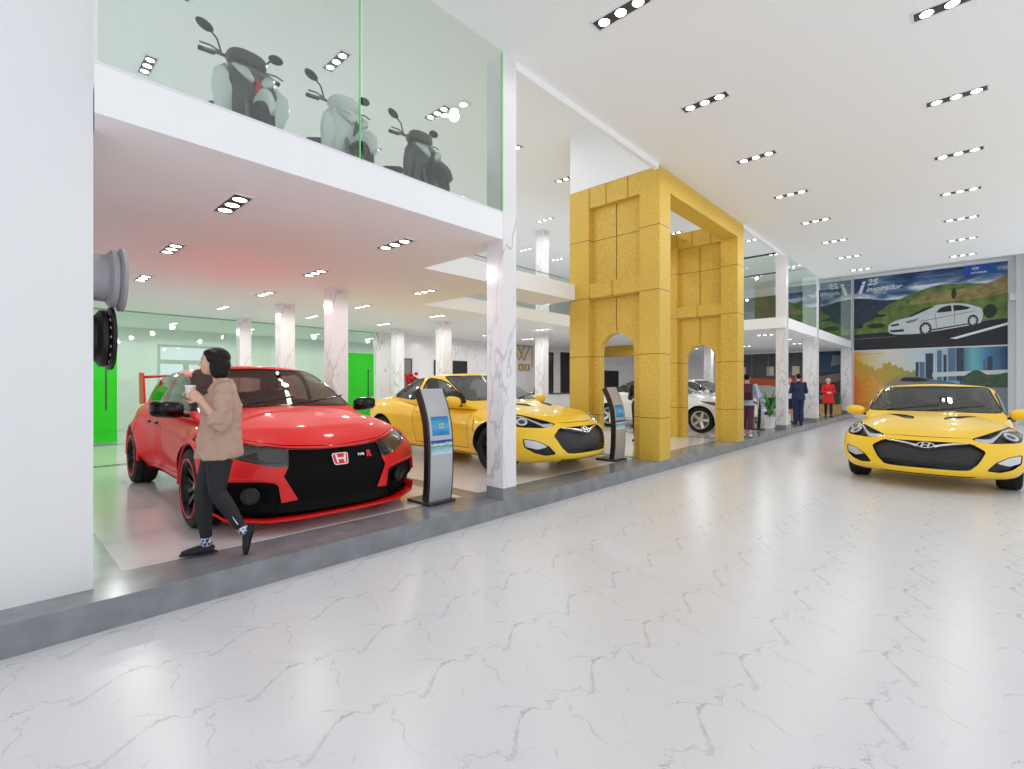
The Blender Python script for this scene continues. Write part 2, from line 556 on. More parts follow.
    db = nb(); box(db, dx-.18, dx+.25, -W*.36, W*.36, P['seat_z']+.10, P['seat_z']+.30, .05); obj('dashboard', db, dark, car, True, 50)
    st = nb(); bmesh.ops.create_circle(st, segments=4)  # placeholder verts replaced below
    st.clear()
    Ms = Matrix.Translation((dx-.32, W*.19, P['seat_z']+.26)) @ Matrix.Rotation(-1.15, 4, 'Y')
    ring = [Vector((.19*cos(2*pi*k/24), .19*sin(2*pi*k/24), 0)) for k in range(25)]
    tube(st, [Ms @ p for p in ring], .016, 8, cap=False)
    for a in (0, 2.2, -2.2): tube(st, [Ms @ Vector((0, 0, -.02)), Ms @ Vector((.18*cos(a+pi), .18*sin(a+pi), 0))], .014, 6)
    obj('steering_wheel', fixn(st), blk, car, True)
    # mirrors
    for s in (1, -1):
        mx, my, mz = P['mirror']; mb = nb()
        q = P.get('mirror_box', 2.6)
        vs = ell(mb, (0, 0, 0), (1, 1, 1), 24)
        for v in vs:
            c = v.co; k = (abs(c.x)**2+abs(c.y)**q+abs(c.z)**q)**(1/q) or 1; c = c/k
            v.co = Vector((mx+c.x*.11 if c.x > -.2 else mx-.022+c.x*.02, s*(my+c.y*.155), mz+c.z*.09+c.y*.012))
        o = obj('wing_mirror', mb, MATS[P['mirror_mat']] if P.get('mirror_mat') else paint, car, True)
        ab = nb(); tube(ab, [(mx+.02, s*(my-.27), mz-.09), (mx, s*(my-.05), mz-.05)], [(.03, .022), (.04, .022)], 8); obj('mirror_arm', fixn(ab), blk, o)
        gb = nb(); ell(gb, (mx-.045, s*my, mz), (.006, .125, .075), 16); obj('mirror_glass', gb, MATS['mirror'], o)
    # wheels
    for wx in P['wheels']:
        for s in (1, -1):
            wheel(car, wx, s*(W/2-P['ww']/2-P.get('tuck', .03)), WR, P['ww'], s, 0, MATS['rubber'], MATS[P['rim_mat']], P['spokes'], P.get('split', False), MATS[P['ring']] if P.get('ring') else None)
    # underside skid so that no daylight shows under the sills
    if P.get('extra'): P['extra'](car, P, paint)
    return car
# ---------------------------------------------------------------- the three car shapes
COUPE = dict(L=5.2, W=2.18, r=.15, kf=.44, pf=2.6, kr=.42, pr=2.6, wheels=(1.50, -1.60), wr=.385, ww=.27, flare=.045,
    front=[(0, -.16), (.08, -.05), (.25, .0), (.5, -.02), (.7, -.06), (.85, -.14), (1, -.30)],
    rear=[(0, .20), (.15, .06), (.4, .0), (.7, .04), (.9, .10), (1, .14)],
    top=[(-2.6, 1.02), (-2.35, 1.13), (-1.9, 1.17), (-1.0, 1.13), (.9, 1.12), (1.3, 1.08), (1.8, .99), (2.2, .88), (2.45, .80), (2.6, .74)],
    top_side=[(-2.6, .94), (-2.2, 1.04), (-1.5, 1.08), (-.6, 1.02), (.6, .96), (1.3, .965), (1.8, .915), (2.2, .81), (2.6, .67)],
    bot=[(-2.6, .36), (-2.2, .26), (-1.6, .22), (1.6, .20), (2.3, .20), (2.6, .20)],
    plan=[(-2.6, .93), (-2.1, 1.02), (-1.5, 1.065), (-.6, 1.02), (.4, 1.01), (1.5, 1.085), (2.1, 1.06), (2.6, .97)],
    sec=[(0, .90), (.12, .955), (.35, .985), (.6, 1.0), (.8, .985), (.93, .93), (1, .87)],
    crease=[(-1.9, .86, 1.3, .70, .02, .05), (-1.2, .42, 1.2, .34, -.025, .08)],
    cab=dict(base=(1.15, -2.05), r=.10,
        front=[(0, 1.16), (.15, 1.02), (.6, .48), (.9, .14), (1, .04)],
        rear=[(0, -2.15), (.2, -1.98), (.6, -1.58), (.9, -1.12), (1, -.98)],
        bowf=.15, bowr=.16, crown=.06,
        roof=[(-2.1, 1.20), (-1.5, 1.42), (-.9, 1.56), (-.3, 1.60), (.3, 1.59), (.8, 1.50), (1.2, 1.30)],
        belt=[(-2.1, 1.12), (1.2, 1.08)],
        plan=[(-2.1, .78), (-1.4, .86), (-.5, .93), (.5, .94), (1.2, .92)],
        sec=[(0, 1.02), (.3, .985), (.6, .94), (.9, .865), (1, .81)],
        deck=[(1.0, -.55), (1.05, 0), (1.0, .55), (.75, .80), (-1.4, .78), (-1.95, .55), (-1.95, -.55), (-1.4, -.78), (.75, -.80)],
        regions=[]),
    regions=[], seats=[(-.35, .42), (-.35, -.42), (-1.2, .4), (-1.2, -.4)], seat_z=.72, dash=.62, mirror=(.62, 1.12, 1.10),
    rim_mat='rim_dark', spokes=5, split=True)
HATCH = dict(L=4.95, W=2.18, r=.14, kf=.36, pf=2.8, kr=.25, pr=3., wheels=(1.58, -1.55), wr=.385, ww=.27, flare=.10, tuck=-.045,
    front=[(0, .04), (.07, .02), (.2, -.03), (.45, -.03), (.65, -.05), (.85, -.14), (1, -.28)],
    rear=[(0, .15), (.15, .03), (.5, .0), (.8, .08), (1, .16)],
    top=[(-2.5, 1.10), (-2.0, 1.18), (-1.0, 1.14), (.9, 1.13), (1.25, 1.11), (1.7, 1.04), (2.1, .95), (2.35, .88), (2.5, .82)],
    top_side=[(-2.5, 1.02), (-2.0, 1.12), (-1.0, 1.08), (.6, 1.00), (1.25, .98), (1.7, .94), (2.1, .86), (2.5, .72)],
    bot=[(-2.5, .34), (-2.1, .24), (-1.6, .20), (1.5, .18), (2.0, .13), (2.5, .12)],
    plan=[(-2.5, .95), (-1.9, 1.04), (-1.4, 1.07), (-.6, 1.0), (.5, 1.0), (1.5, 1.07), (2.1, 1.05), (2.5, .98)],
    sec=[(0, .93), (.12, .97), (.35, .985), (.6, 1.0), (.8, .985), (.93, .94), (1, .88)],
    crease=[(-2.0, .98, 1.2, .82, .02, .05), (-1.1, .42, 1.1, .34, -.03, .08)],
    cab=dict(base=(1.40, -2.25), r=.09,
        front=[(0, 1.38), (.15, 1.20), (.6, .66), (.9, .28), (1, .18)],
        rear=[(0, -2.38), (.3, -2.22), (.7, -2.02), (.93, -1.92), (1, -1.85)],
        bowf=.22, bowr=.12, crown=.07,
        roof=[(-2.4, 1.45), (-1.7, 1.58), (-.9, 1.63), (-.2, 1.64), (.4, 1.60), (.9, 1.48), (1.4, 1.24)],
        belt=[(-2.3, 1.16), (1.3, 1.09)],
        plan=[(-2.3, .84), (-1.5, .92), (-.5, .95), (.5, .96), (1.4, .94)],
        sec=[(0, 1.02), (.3, .975), (.6, .92), (.9, .83), (1, .77)],
        deck=[(1.15, -.5), (1.22, 0), (1.15, .5), (.85, .82), (-1.7, .80), (-2.1, .6), (-2.1, -.6), (-1.7, -.80), (.85, -.82)],
        regions=[]),
    regions=[], seats=[(-.25, .44), (-.25, -.44), (-1.25, .4), (-1.25, -.4)], seat_z=.74, dash=.75, mirror=(.80, 1.16, 1.12),
    mirror_box=5, rim_mat='rim_black', spokes=5, split=True, ring='red_stripe', mirror_mat='gloss_black')
# ---------------------------------------------------------------- lines, lamps and panes of each car
FV, SV, TV = (1, 2), (0, 2), (0, 1)      # front, side and top view outlines
def strip(a, b, w=.009):
    a, b = Vector(a), Vector(b); n = (b-a).normalized(); n = Vector((-n.y, n.x))*w/2
    return [tuple(a-n), tuple(b-n), tuple(b+n), tuple(a+n)]
def R(name, axes, poly, m, depth=0, mirror=False, **k): return dict(name=name, axes=axes, poly=poly, mat=m, depth=depth, mirror=mirror, **k)
def door_set(out, xs, zt, zb, paint):
    """panel gaps as thin black strips, then the door panels between them"""
    for i, (a, b) in enumerate(xs):
        (xa, xat), (xb, xbt) = a, b
        for p, q in (((xa, zb), (xat, zt)), ((xb, zb), (xbt, zt)), ((xb, zb), (xa, zb))):
            if not (i > 0 and p[0] == xa and q == (xat, zt)): out.append(R('panel_gap', SV, strip(p, q), 'gloss_black', .005, True))
    for a, b in xs:
        (xa, xat), (xb, xbt) = a, b; e = .0046
        out.append(R('door', SV, [(xa-e, zb+e), (xat-e, zt), (xbt+e, zt), (xb+e, zb+e)], paint, 0, True))
def coupe_regions(paint):
    r = []
    r.append(R('headlight', FV, rr([(.50, .79), (.60, .745), (.74, .735), (.90, .742), (1.03, .75), (1.09, .86), (1.03, .945), (.90, .945), (.80, .91), (.70, .87)], 2, .2), 'gloss_black', .04, True, nmin=.05))
    r.append(R('grille', FV, rr([(-.665, .625), (-.50, .735), (.50, .735), (.665, .625), (.58, .45), (.48, .345), (-.48, .345), (-.58, .45)], 3, .2), 'grille_mesh', .045))
    r.append(R('fog_light', FV, rr([(.66, .355), (.76, .48), (.90, .56), (1.04, .59), (1.03, .46), (.93, .375), (.80, .335)], 2, .2), 'gloss_black', .03, True, nmin=.05))
    r.append(R('lower_slit', FV, [(-.58, .268), (-.5, .238), (.5, .238), (.58, .268), (.5, .258), (-.5, .258)], 'gloss_black', .015))
    r.append(R('panel_gap', FV, [(-.53, .80), (-.25, .792), (.25, .792), (.53, .80), (.25, .799), (-.25, .799)], 'gloss_black', .006))
    r.append(R('hood_vent', TV, rr([(1.64, .18), (1.60, .32), (1.06, .62), (1.44, .20)], 2, .2), 'gloss_black', .012, True))
    r.append(R('hood', TV, [(2.20, 0), (2.17, .3), (2.05, .55), (1.75, .78), (1.12, .90), (1.02, .6), (1.06, 0), (1.02, -.6), (1.12, -.90), (1.75, -.78), (2.05, -.55), (2.17, -.3)], paint))
    r.append(R('side_gill', SV, strip((1.10, .62), (1.05, .82), .02), 'gloss_black', .006, True))
    door_set(r, [((.88, .92), (-.62, -.66))], .97, .34, paint)
    r.append(R('sill_strip', SV, [(1.1, .245), (1.1, .262), (-1.1, .262), (-1.1, .245)], 'gloss_black', .004, True))
    r.append(R('tail_light', SV, rr([(-2.45, .82), (-2.55, 1.0), (-2.15, 1.0), (-2.05, .90)], 2, .2), 'red_lamp', .006, True))
    r.append(R('rear_lamp', FV, rr([(.5, .84), (.55, 1.0), (1.0, 1.0), (1.0, .82)], 2, .2), 'red_lamp', .006, True, back=True))
    cab = [dict(name='windshield', axes=FV, poly=rr([(-.905, 1.11), (-.735, 1.54), (0, 1.56), (.735, 1.54), (.905, 1.11), (0, 1.12)], 2, .10), mat='car_glass', sealw=.022),
        dict(name='rear_window', axes=FV, back=True, poly=rr([(-.72, 1.22), (-.60, 1.50), (.60, 1.50), (.72, 1.22)], 2, .15), mat='car_glass'),
        dict(name='door_window', axes=SV, poly=rr([(.80, 1.06), (.30, 1.36), (-.02, 1.475), (-.45, 1.52), (-.60, 1.09)], 2, .15), mat='car_glass'),
        dict(name='quarter_window', axes=SV, poly=rr([(-.68, 1.09), (-.56, 1.51), (-.95, 1.485), (-1.35, 1.37), (-1.62, 1.22), (-1.50, 1.14)], 2, .15), mat='car_glass')]
    return r, cab
def hatch_regions(paint):
    r = []
    r.append(R('headlight', FV, rr([(.47, .765), (.75, .81), (.98, .87), (1.10, .93), (1.08, .80), (.90, .70), (.66, .62), (.50, .60)], 2, .12), 'smoked_lamp', .008, True, nmin=.0))
    r.append(R('front_mask', FV, [(-.47, .762), (-.2, .742), (0, .738), (.2, .742), (.47, .762), (.50, .60), (.54, .52), (.42, .29), (.60, .27), (.60, .08), (-.60, .08), (-.60, .27), (-.42, .29), (-.54, .52), (-.50, .60)], 'front_black', .012, nmin=.0))
    r.append(R('air_intake', FV, [(.585, .44), (.62, .465), (.72, .485), (1.0, .50), (1.14, .51), (1.14, .21), (.60, .195), (.60, .27), (.56, .275)], 'front_black', .05, True, nmin=-.1))
    r.append(R('lower_mask', FV, [(.60, .08), (.60, .195), (1.14, .21), (1.14, .08)], 'front_black', .004, True, nmin=-.3))
    r.append(R('panel_gap', FV, [(-1.0, .905), (-.5, .795), (0, .762), (.5, .795), (1.0, .905), (.5, .803), (0, .770), (-.5, .803)], 'gloss_black', .005))
    r.append(R('hood', TV, [(2.22, 0), (2.18, .35), (2.02, .62), (1.7, .85), (1.25, .92), (1.20, .5), (1.25, 0), (1.20, -.5), (1.25, -.92), (1.7, -.85), (2.02, -.62), (2.18, -.35)], paint))
    door_set(r, [((1.02, 1.06), (-.42, -.42)), ((-.42, -.42), (-1.02, -1.45))], 1.03, .34, paint)
    r.append(R('side_skirt', SV, [(1.12, .17), (1.12, .29), (-1.08, .29), (-1.08, .17)], 'front_black', .004, True))
    r.append(R('tail_light', SV, rr([(-2.6, .95), (-2.6, 1.12), (-2.1, 1.10), (-1.95, 1.03)], 2, .2), 'red_lamp', .006, True))
    cab = [dict(name='windshield', axes=FV, poly=rr([(-.93, 1.10), (-.735, 1.575), (0, 1.595), (.735, 1.575), (.93, 1.10), (0, 1.13)], 2, .12), mat='car_glass_brown', sealw=.03),
        dict(name='rear_window', axes=FV, back=True, poly=rr([(-.80, 1.24), (-.70, 1.52), (.70, 1.52), (.80, 1.24)], 2, .15), mat='car_glass_brown'),
        dict(name='door_window', axes=SV, poly=rr([(.98, 1.09), (.50, 1.36), (.15, 1.48), (-.40, 1.545), (-.40, 1.11)], 2, .12), mat='car_glass_brown'),
        dict(name='rear_door_window', axes=SV, poly=rr([(-.48, 1.11), (-.48, 1.545), (-1.1, 1.54), (-1.65, 1.42), (-1.85, 1.27), (-1.6, 1.17)], 2, .12), mat='car_glass_brown')]
    return r, cab
def sedan_regions(paint):
    r = []
    r.append(R('headlight', FV, rr([(.52, .70), (.75, .82), (1.0, .92), (1.06, .80), (.85, .68)], 2, .2), 'smoked_lamp', .01, True, nmin=.0))
    r.append(R('grille', FV, rr([(-.50, .64), (-.42, .74), (.42, .74), (.50, .64), (.40, .56), (-.40, .56)], 2, .2), 'grille_mesh', .03))
    r.append(R('air_intake', FV, rr([(-.60, .30), (-.52, .44), (.52, .44), (.60, .30)], 2, .2), 'grille_mesh', .03))
    r.append(R('hood', TV, [(2.20, 0), (2.05, .55), (1.75, .80), (1.20, .90), (1.10, 0), (1.20, -.90), (1.75, -.80), (2.05, -.55)], paint))
    door_set(r, [((.92, .98), (-.42, -.42)), ((-.42, -.42), (-1.02, -1.40))], .99, .34, paint)
    r.append(R('tail_light', SV, rr([(-2.5, .90), (-2.6, 1.06), (-2.15, 1.06), (-2.0, .98)], 2, .2), 'red_lamp', .006, True))
    r.append(R('rear_lamp', FV, rr([(.55, .86), (.55, 1.04), (1.0, 1.06), (1.0, .86)], 2, .2), 'red_lamp', .006, True, back=True))
    cab = [dict(name='windshield', axes=FV, poly=rr([(-.90, 1.09), (-.71, 1.53), (0, 1.545), (.71, 1.53), (.90, 1.09), (0, 1.11)], 2, .12), mat='car_glass', sealw=.03),
        dict(name='rear_window', axes=FV, back=True, poly=rr([(-.74, 1.20), (-.62, 1.49), (.62, 1.49), (.74, 1.20)], 2, .15), mat='car_glass'),
        dict(name='door_window', axes=SV, poly=rr([(.90, 1.08), (.42, 1.34), (.10, 1.46), (-.38, 1.515), (-.38, 1.10)], 2, .12), mat='car_glass'),
        dict(name='rear_door_window', axes=SV, poly=rr([(-.46, 1.10), (-.46, 1.515), (-.95, 1.50), (-1.40, 1.36), (-1.62, 1.22), (-1.45, 1.15)], 2, .12), mat='car_glass')]
    return r, cab
SEDAN = dict(COUPE); SEDAN.update(L=5.05, wheels=(1.50, -1.52), wr=.37, ww=.24, flare=.035, rim_mat='rim_silver', spokes=5, split=False, split_w=.1)

def patch(cache, poly, axes, off, mirror, nmin=.05):
    """a piece of the car skin inside an outline, moved off the surface by off"""
    b = cache.copy(); b.normal_update()
    if mirror: poly = mir(poly) if axes == FV else [(p[0], -p[1]) for p in poly]
    filt = (lambda f: f.normal.x > nmin and f.calc_center_median().x > 1.5) if axes == FV else (lambda f: f.normal.z > .3)
    fs = cut_region(b, poly, axes, filt); o = take(b, fs); b.free(); o.normal_update()
    for v, n in [(v, v.normal.copy()) for v in o.verts]: v.co += n*off
    return o
def surf(tree, y, z, x0=4.):
    h = tree.ray_cast(Vector((x0, y, z)), Vector((-1, 0, 0))); return h[0], h[1]
def on_skin(tree, y, z, lift=0.):
    """matrix whose z axis leaves the nose of the car at (y, z); x axis to the car's left, y up"""
    p, n = surf(tree, y, z)
    zax = n.normalized(); xax = Vector((0, 0, 1)).cross(zax).normalized(); yax = zax.cross(xax)
    M = Matrix((xax, yax, zax)).transposed().to_4x4(); M.translation = p+zax*lift
    return M
def find(car, name): return [c for c in car.children if c.name.split('.')[0] == name]
def curve_pts(a, b, c, n=8):
    a, b, c = Vector(a), Vector(b), Vector(c)
    return [a*(1-t)**2+b*2*t*(1-t)+c*t*t for t in [i/n for i in range(n+1)]]
def ribbon(pts, w):
    """closed outline of a stroke along 2D pts with half-widths w[i]"""
    L_, R_ = [], []
    for i, p in enumerate(pts):
        d = (pts[min(i+1, len(pts)-1)]-pts[max(i-1, 0)]).normalized(); n = Vector((-d.y, d.x))*w[min(i, len(w)-1)]
        L_.append(tuple(p+n)); R_.append(tuple(p-n))
    return L_+R_[::-1]
def slanted_h(bm, w, h, t, M):
    """oval ring with a leaning H inside"""
    n = 36
    o = [(w*cos(2*pi*k/n), h*sin(2*pi*k/n)) for k in range(n)]; i = [(x*.86, y*.80) for x, y in o]
    A = [bm.verts.new(M @ Vector((*p, t))) for p in o]; B = [bm.verts.new(M @ Vector((*p, t))) for p in i]
    C = [bm.verts.new(M @ Vector((*p, 0))) for p in o]; D = [bm.verts.new(M @ Vector((*p, 0))) for p in i]
    for k in range(n):
        l = (k+1) % n
        for q in ((A[k], A[l], B[l], B[k]), (C[k], C[l], A[l], A[k]), (B[k], B[l], D[l], D[k])): bm.faces.new(q)
    sh = .45
    for sx in (-1, 1):
        prism(bm, [(sx*w*.36-w*.10-sh*h*.5, -h*.66), (sx*w*.36+w*.12-sh*h*.5, -h*.66), (sx*w*.36+w*.12+sh*h*.5, h*.66), (sx*w*.36-w*.10+sh*h*.5, h*.66)], t, M)
    prism(bm, [(-w*.34, -h*.20), (w*.34, 0), (w*.34, h*.20), (-w*.34, 0)], t, M)
def coupe_extra(car, P, paint):
    cache = lower_shell(P, .04); tree = BVHTree.FromBMesh(cache)
    hl = find(car, 'headlight'); 
    for k, s in ((0, 1), (1, -1)):
        h = hl[k]
        a = patch(cache, ribbon([Vector(p) for p in [(.545, .778), (.64, .765), (.72, .775), (.79, .84), (.84, .895), (.92, .915), (1.0, .90)]], [.022, .030, .026, .012, .012, .012, .008]), FV, -.006, s < 0)
        obj('light_strip', a, MATS['lamp_silver'], h, True)
        M = on_skin(tree, s*.93, .83, -.022)
        b = nb(); lathe(b, [(.050, 0), (.086, 0), (.086, .022), (.070, .030), (.050, .018)], 32, M, close=True); obj('lamp_ring', fixn(b), MATS['lamp_silver'], h, True)
        b = nb(); lathe(b, [(0, .02), (.03, .017), (.048, .0)], 24, M); obj('projector_lens', fixn(b), MATS['lens_dark'], h, True)
        b = patch(cache, rr([(.50, .79), (.60, .745), (.74, .735), (.90, .742), (1.03, .75), (1.09, .86), (1.03, .945), (.90, .945), (.80, .91), (.70, .87)], 2, .2), FV, .002, s < 0)
        obj('lamp_cover', b, MATS['clear_cover'], h, True)
        f = find(car, 'fog_light')[k]
        b = patch(cache, rr([(.77, .468), (.90, .550), (1.03, .578), (1.02, .47), (.90, .43)], 2, .15), FV, -.004, s < 0)
        obj('fog_lens', b, MATS['lamp_silver'], f, True)
    g = find(car, 'grille')[0]
    for k, s in ((0, 1), (1, -1)):
        b = patch(cache, ribbon([Vector(p) for p in [(.10, .662), (.18, .684), (.32, .708), (.48, .722)]], [.016, .011, .009, .004]), FV, .008, s < 0)
        obj('chrome_wing', thicken(b, .004), MATS['chrome'], g, True, 30)
    for zz, ww in ((.43, .56), (.385, .52)):
        b = patch(cache, [(-ww, zz-.012), (ww, zz-.012), (ww, zz+.012), (-ww, zz+.012)], FV, -.02, False); obj('grille_bar', thicken(b, .006), MATS['gloss_black'], g, True, 40)
    b = nb(); slanted_h(b, .105, .055, .014, on_skin(tree, 0, .672, .006)); o = obj('badge', fixn(b), MATS['chrome'], car); o['label'] = 'chrome oval badge with a slanted H'
    for d in find(car, 'door'):
        s = 1 if sum(v.co.y for v in d.data.vertices) > 0 else -1
        hb = nb(); ell(hb, (-.38, s*1.085, .90), (.12, .022, .020), 14); obj('door_handle', hb, paint, d, True)
    b = nb(); box(b, -2.60, -2.50, -.30, .30, .62, .76, .01); obj('number_plate', b, MATS['dark_trim'], car)
    for sy in (-.6, .6):
        b = nb(); tube(b, [(-2.35, sy, .30), (-2.62, sy, .30)], .05, 16); obj('exhaust_pipe', fixn(b), MATS['chrome'], car, True, 40)
    b = nb()
    for yy, L0 in ((-.05, .78), (-.62, .70)):
        tube(b, [(1.13, yy, 1.14), (1.00, yy+.35, 1.185), (.86, yy+.72, 1.235)], .012, 6)
    obj('windshield_wiper', fixn(b), MATS['gloss_black'], car, True)
    cache.free()
def hatch_extra(car, P, paint):
    cache = lower_shell(P, .04); tree = BVHTree.FromBMesh(cache)
    # front splitter: a thin red blade under the black chin, turned up at its ends
    b = nb(); N = 60; rows = []
    for i in range(N+1):
        y = -1.07+2.14*i/N; ay = abs(y)/1.07
        x = 2.51-.37*ay**3.2; up = .02*smooth01(.62, .80, ay)+.07*smooth01(.90, 1., ay)
        rows.append([b.verts.new((x-.30, y, .115+up)), b.verts.new((x, y, .12+up)), b.verts.new((x, y, .142+up)), b.verts.new((x-.30, y, .14+up))])
    for p, q in zip(rows, rows[1:]):
        for k in range(4): b.faces.new((p[k], p[(k+1) % 4], q[(k+1) % 4], q[k]))
    b.faces.new(rows[0]); b.faces.new(rows[-1][::-1])
    obj('front_splitter', fixn(b), MATS['red_stripe'], car, False)
    for k, s in ((0, 1), (1, -1)):
        f = find(car, 'air_intake')[k]
        M = on_skin(tree, s*.80, .355, -.04)
        b = nb(); lathe(b, [(.0, 0), (.075, 0), (.08, .03), (.07, .034), (.06, .012), (0, .012)], 32, M); obj('fog_light', fixn(b), MATS['fog_grey'], f, True, 40)
        b = nb()
        tube(b, [on_skin(tree, s*y, z, .0).translation for y, z in ((.60, .475), (.72, .505), (.90, .515), (1.04, .53))], .012, 8); obj('intake_trim', fixn(b), paint, f, True)
        h = find(car, 'headlight')[k]
        b = patch(cache, ribbon([Vector(p) for p in [(.53, .655), (.68, .655), (.84, .70), (1.0, .775)]], [.006, .007, .007, .004]), FV, -.002, s < 0); obj('light_strip', b, MATS['dark_grey'], h, True)
        b = patch(cache, ribbon([Vector(p) for p in [(.0, .742), (.2, .748), (.47, .770), (.75, .818), (.98, .876)]], [.004]*5), FV, .002, s < 0); obj('mask_edge', b, MATS['gloss_black'], car, True)
    M = on_skin(tree, 0, .635, -.006)
    b = nb(); prism(b, rr([(-.075, -.062), (.075, -.062), (.088, .062), (-.088, .062)], 4, .2), .016, M)
    bd = obj('badge', fixn(b), MATS['chrome'], car); bd['label'] = 'silver framed red badge with an H'
    b = nb(); prism(b, rr([(-.064, -.052), (.064, -.052), (.076, .052), (-.076, .052)], 4, .2), .020, M); obj('badge_field', fixn(b), MATS['red_stripe'], bd)
    b = nb()
    for s in (-1, 1): prism(b, [(s*.026, -.044), (s*.044, -.044), (s*.058, .044), (s*.036, .044)][::s], .026, M)
    prism(b, [(-.032, -.010), (.032, -.010), (.034, .010), (-.034, .010)], .026, M); obj('badge_letter', fixn(b), MATS['chrome'], bd)
    t = text_bm('TYPE', .035, .003, .001); t.transform(on_skin(tree, .235, .655, .0)); em = obj('emblem_text', t, MATS['chrome'], car); em['label'] = 'small TYPE R lettering, the R red'
    t = text_bm('R', .095, .004, .004, .2); t.transform(on_skin(tree, .325, .655, .002)); obj('emblem_letter', t, MATS['red_stripe'], em)
    # rear wing on the tailgate
    b = nb()
    tube(b, [(-2.36, -.90, 1.50), (-2.38, -.5, 1.53), (-2.38, .5, 1.53), (-2.36, .90, 1.50)], [(.15, .022)]*4, 12, up=(0, 0, 1))
    w = obj('rear_wing', fixn(b), paint, car, True)
    for s in (-1, 1):
        b = nb(); prism(b, [(-2.45, 1.08), (-2.10, 1.10), (-2.16, 1.40), (-2.24, 1.56), (-2.48, 1.58)], .03, Matrix.Translation((0, s*.89+.015, 0)) @ Matrix.Rotation(pi/2, 4, 'X')); obj('wing_endplate', fixn(b), paint, w)
    for d in find(car, 'door'):
        ys = [v.co.y for v in d.data.vertices]; xs = [v.co.x for v in d.data.vertices]
        s = 1 if sum(ys) > 0 else -1; x = min(xs)+.22 if max(xs) > .5 else -.62
        hb = nb(); ell(hb, (x, s*1.085, .92), (.11, .022, .024), 14); obj('door_handle', hb, MATS['handle_black'], d, True)
    # wheel-arch lips
    for wx in P['wheels']:
        for s in (-1, 1):
            b = nb(); pts = []
            for k in range(25):
                a = -.05+(pi+.10)*k/24; pts.append((wx+P['wr']*1.15*cos(a), s*1.118, P['wr']+P['wr']*1.15*sin(a)))
            tube(b, pts, [(.020, .022)]*25, 8, cap=True); obj('arch_flare', fixn(b), paint, car, True)
    b = nb()
    for yy in (-.05, -.66): tube(b, [(1.32, yy, 1.15), (1.20, yy+.35, 1.19), (1.06, yy+.74, 1.245)], .012, 6)
    obj('windshield_wiper', fixn(b), MATS['gloss_black'], car, True)
    cache.free()
def sedan_extra(car, P, paint):
    for d in find(car, 'door'):
        ys = [v.co.y for v in d.data.vertices]; xs = [v.co.x for v in d.data.vertices]
        s = 1 if sum(ys) > 0 else -1; x = min(xs)+.22 if max(xs) > .5 else -.62
        hb = nb(); ell(hb, (x, s*1.085, .92), (.11, .022, .020), 14); obj('door_handle', hb, paint, d, True)
    tree = BVHTree.FromBMesh(lower_shell(P, .06))
    b = nb(); slanted_h(b, .075, .04, .012, on_skin(tree, 0, .66, .004)); obj('badge', fixn(b), MATS['chrome'], car)
def make_coupe(label, loc, rz):
    P = dict(COUPE); P['cab'] = dict(COUPE['cab']); pt = MATS['yellow_paint']
    P['regions'], P['cab']['regions'] = coupe_regions(pt); P['extra'] = coupe_extra
    P['cab']['regions'] = P['cab']['regions']+[dict(name='sunroof', axes=TV, poly=rr([(-.12, -.42), (-.08, 0), (-.12, .42), (-.62, .40), (-.62, -.40)], 2, .15), mat='gloss_black', seal=False)]
    return build_car(P, label, loc, rz, pt)
def make_hatch(label, loc, rz):
    P = dict(HATCH); P['cab'] = dict(HATCH['cab']); pt = MATS['red_paint']
    P['regions'], P['cab']['regions'] = hatch_regions(pt); P['extra'] = hatch_extra
    return build_car(P, label, loc, rz, pt)
def make_sedan(label, loc, rz):
    P = dict(SEDAN); P['cab'] = dict(COUPE['cab']); pt = MATS['white_paint']
    P['regions'], P['cab']['regions'] = sedan_regions(pt); P['extra'] = sedan_extra
    return build_car(P, label, loc, rz, pt, .05)
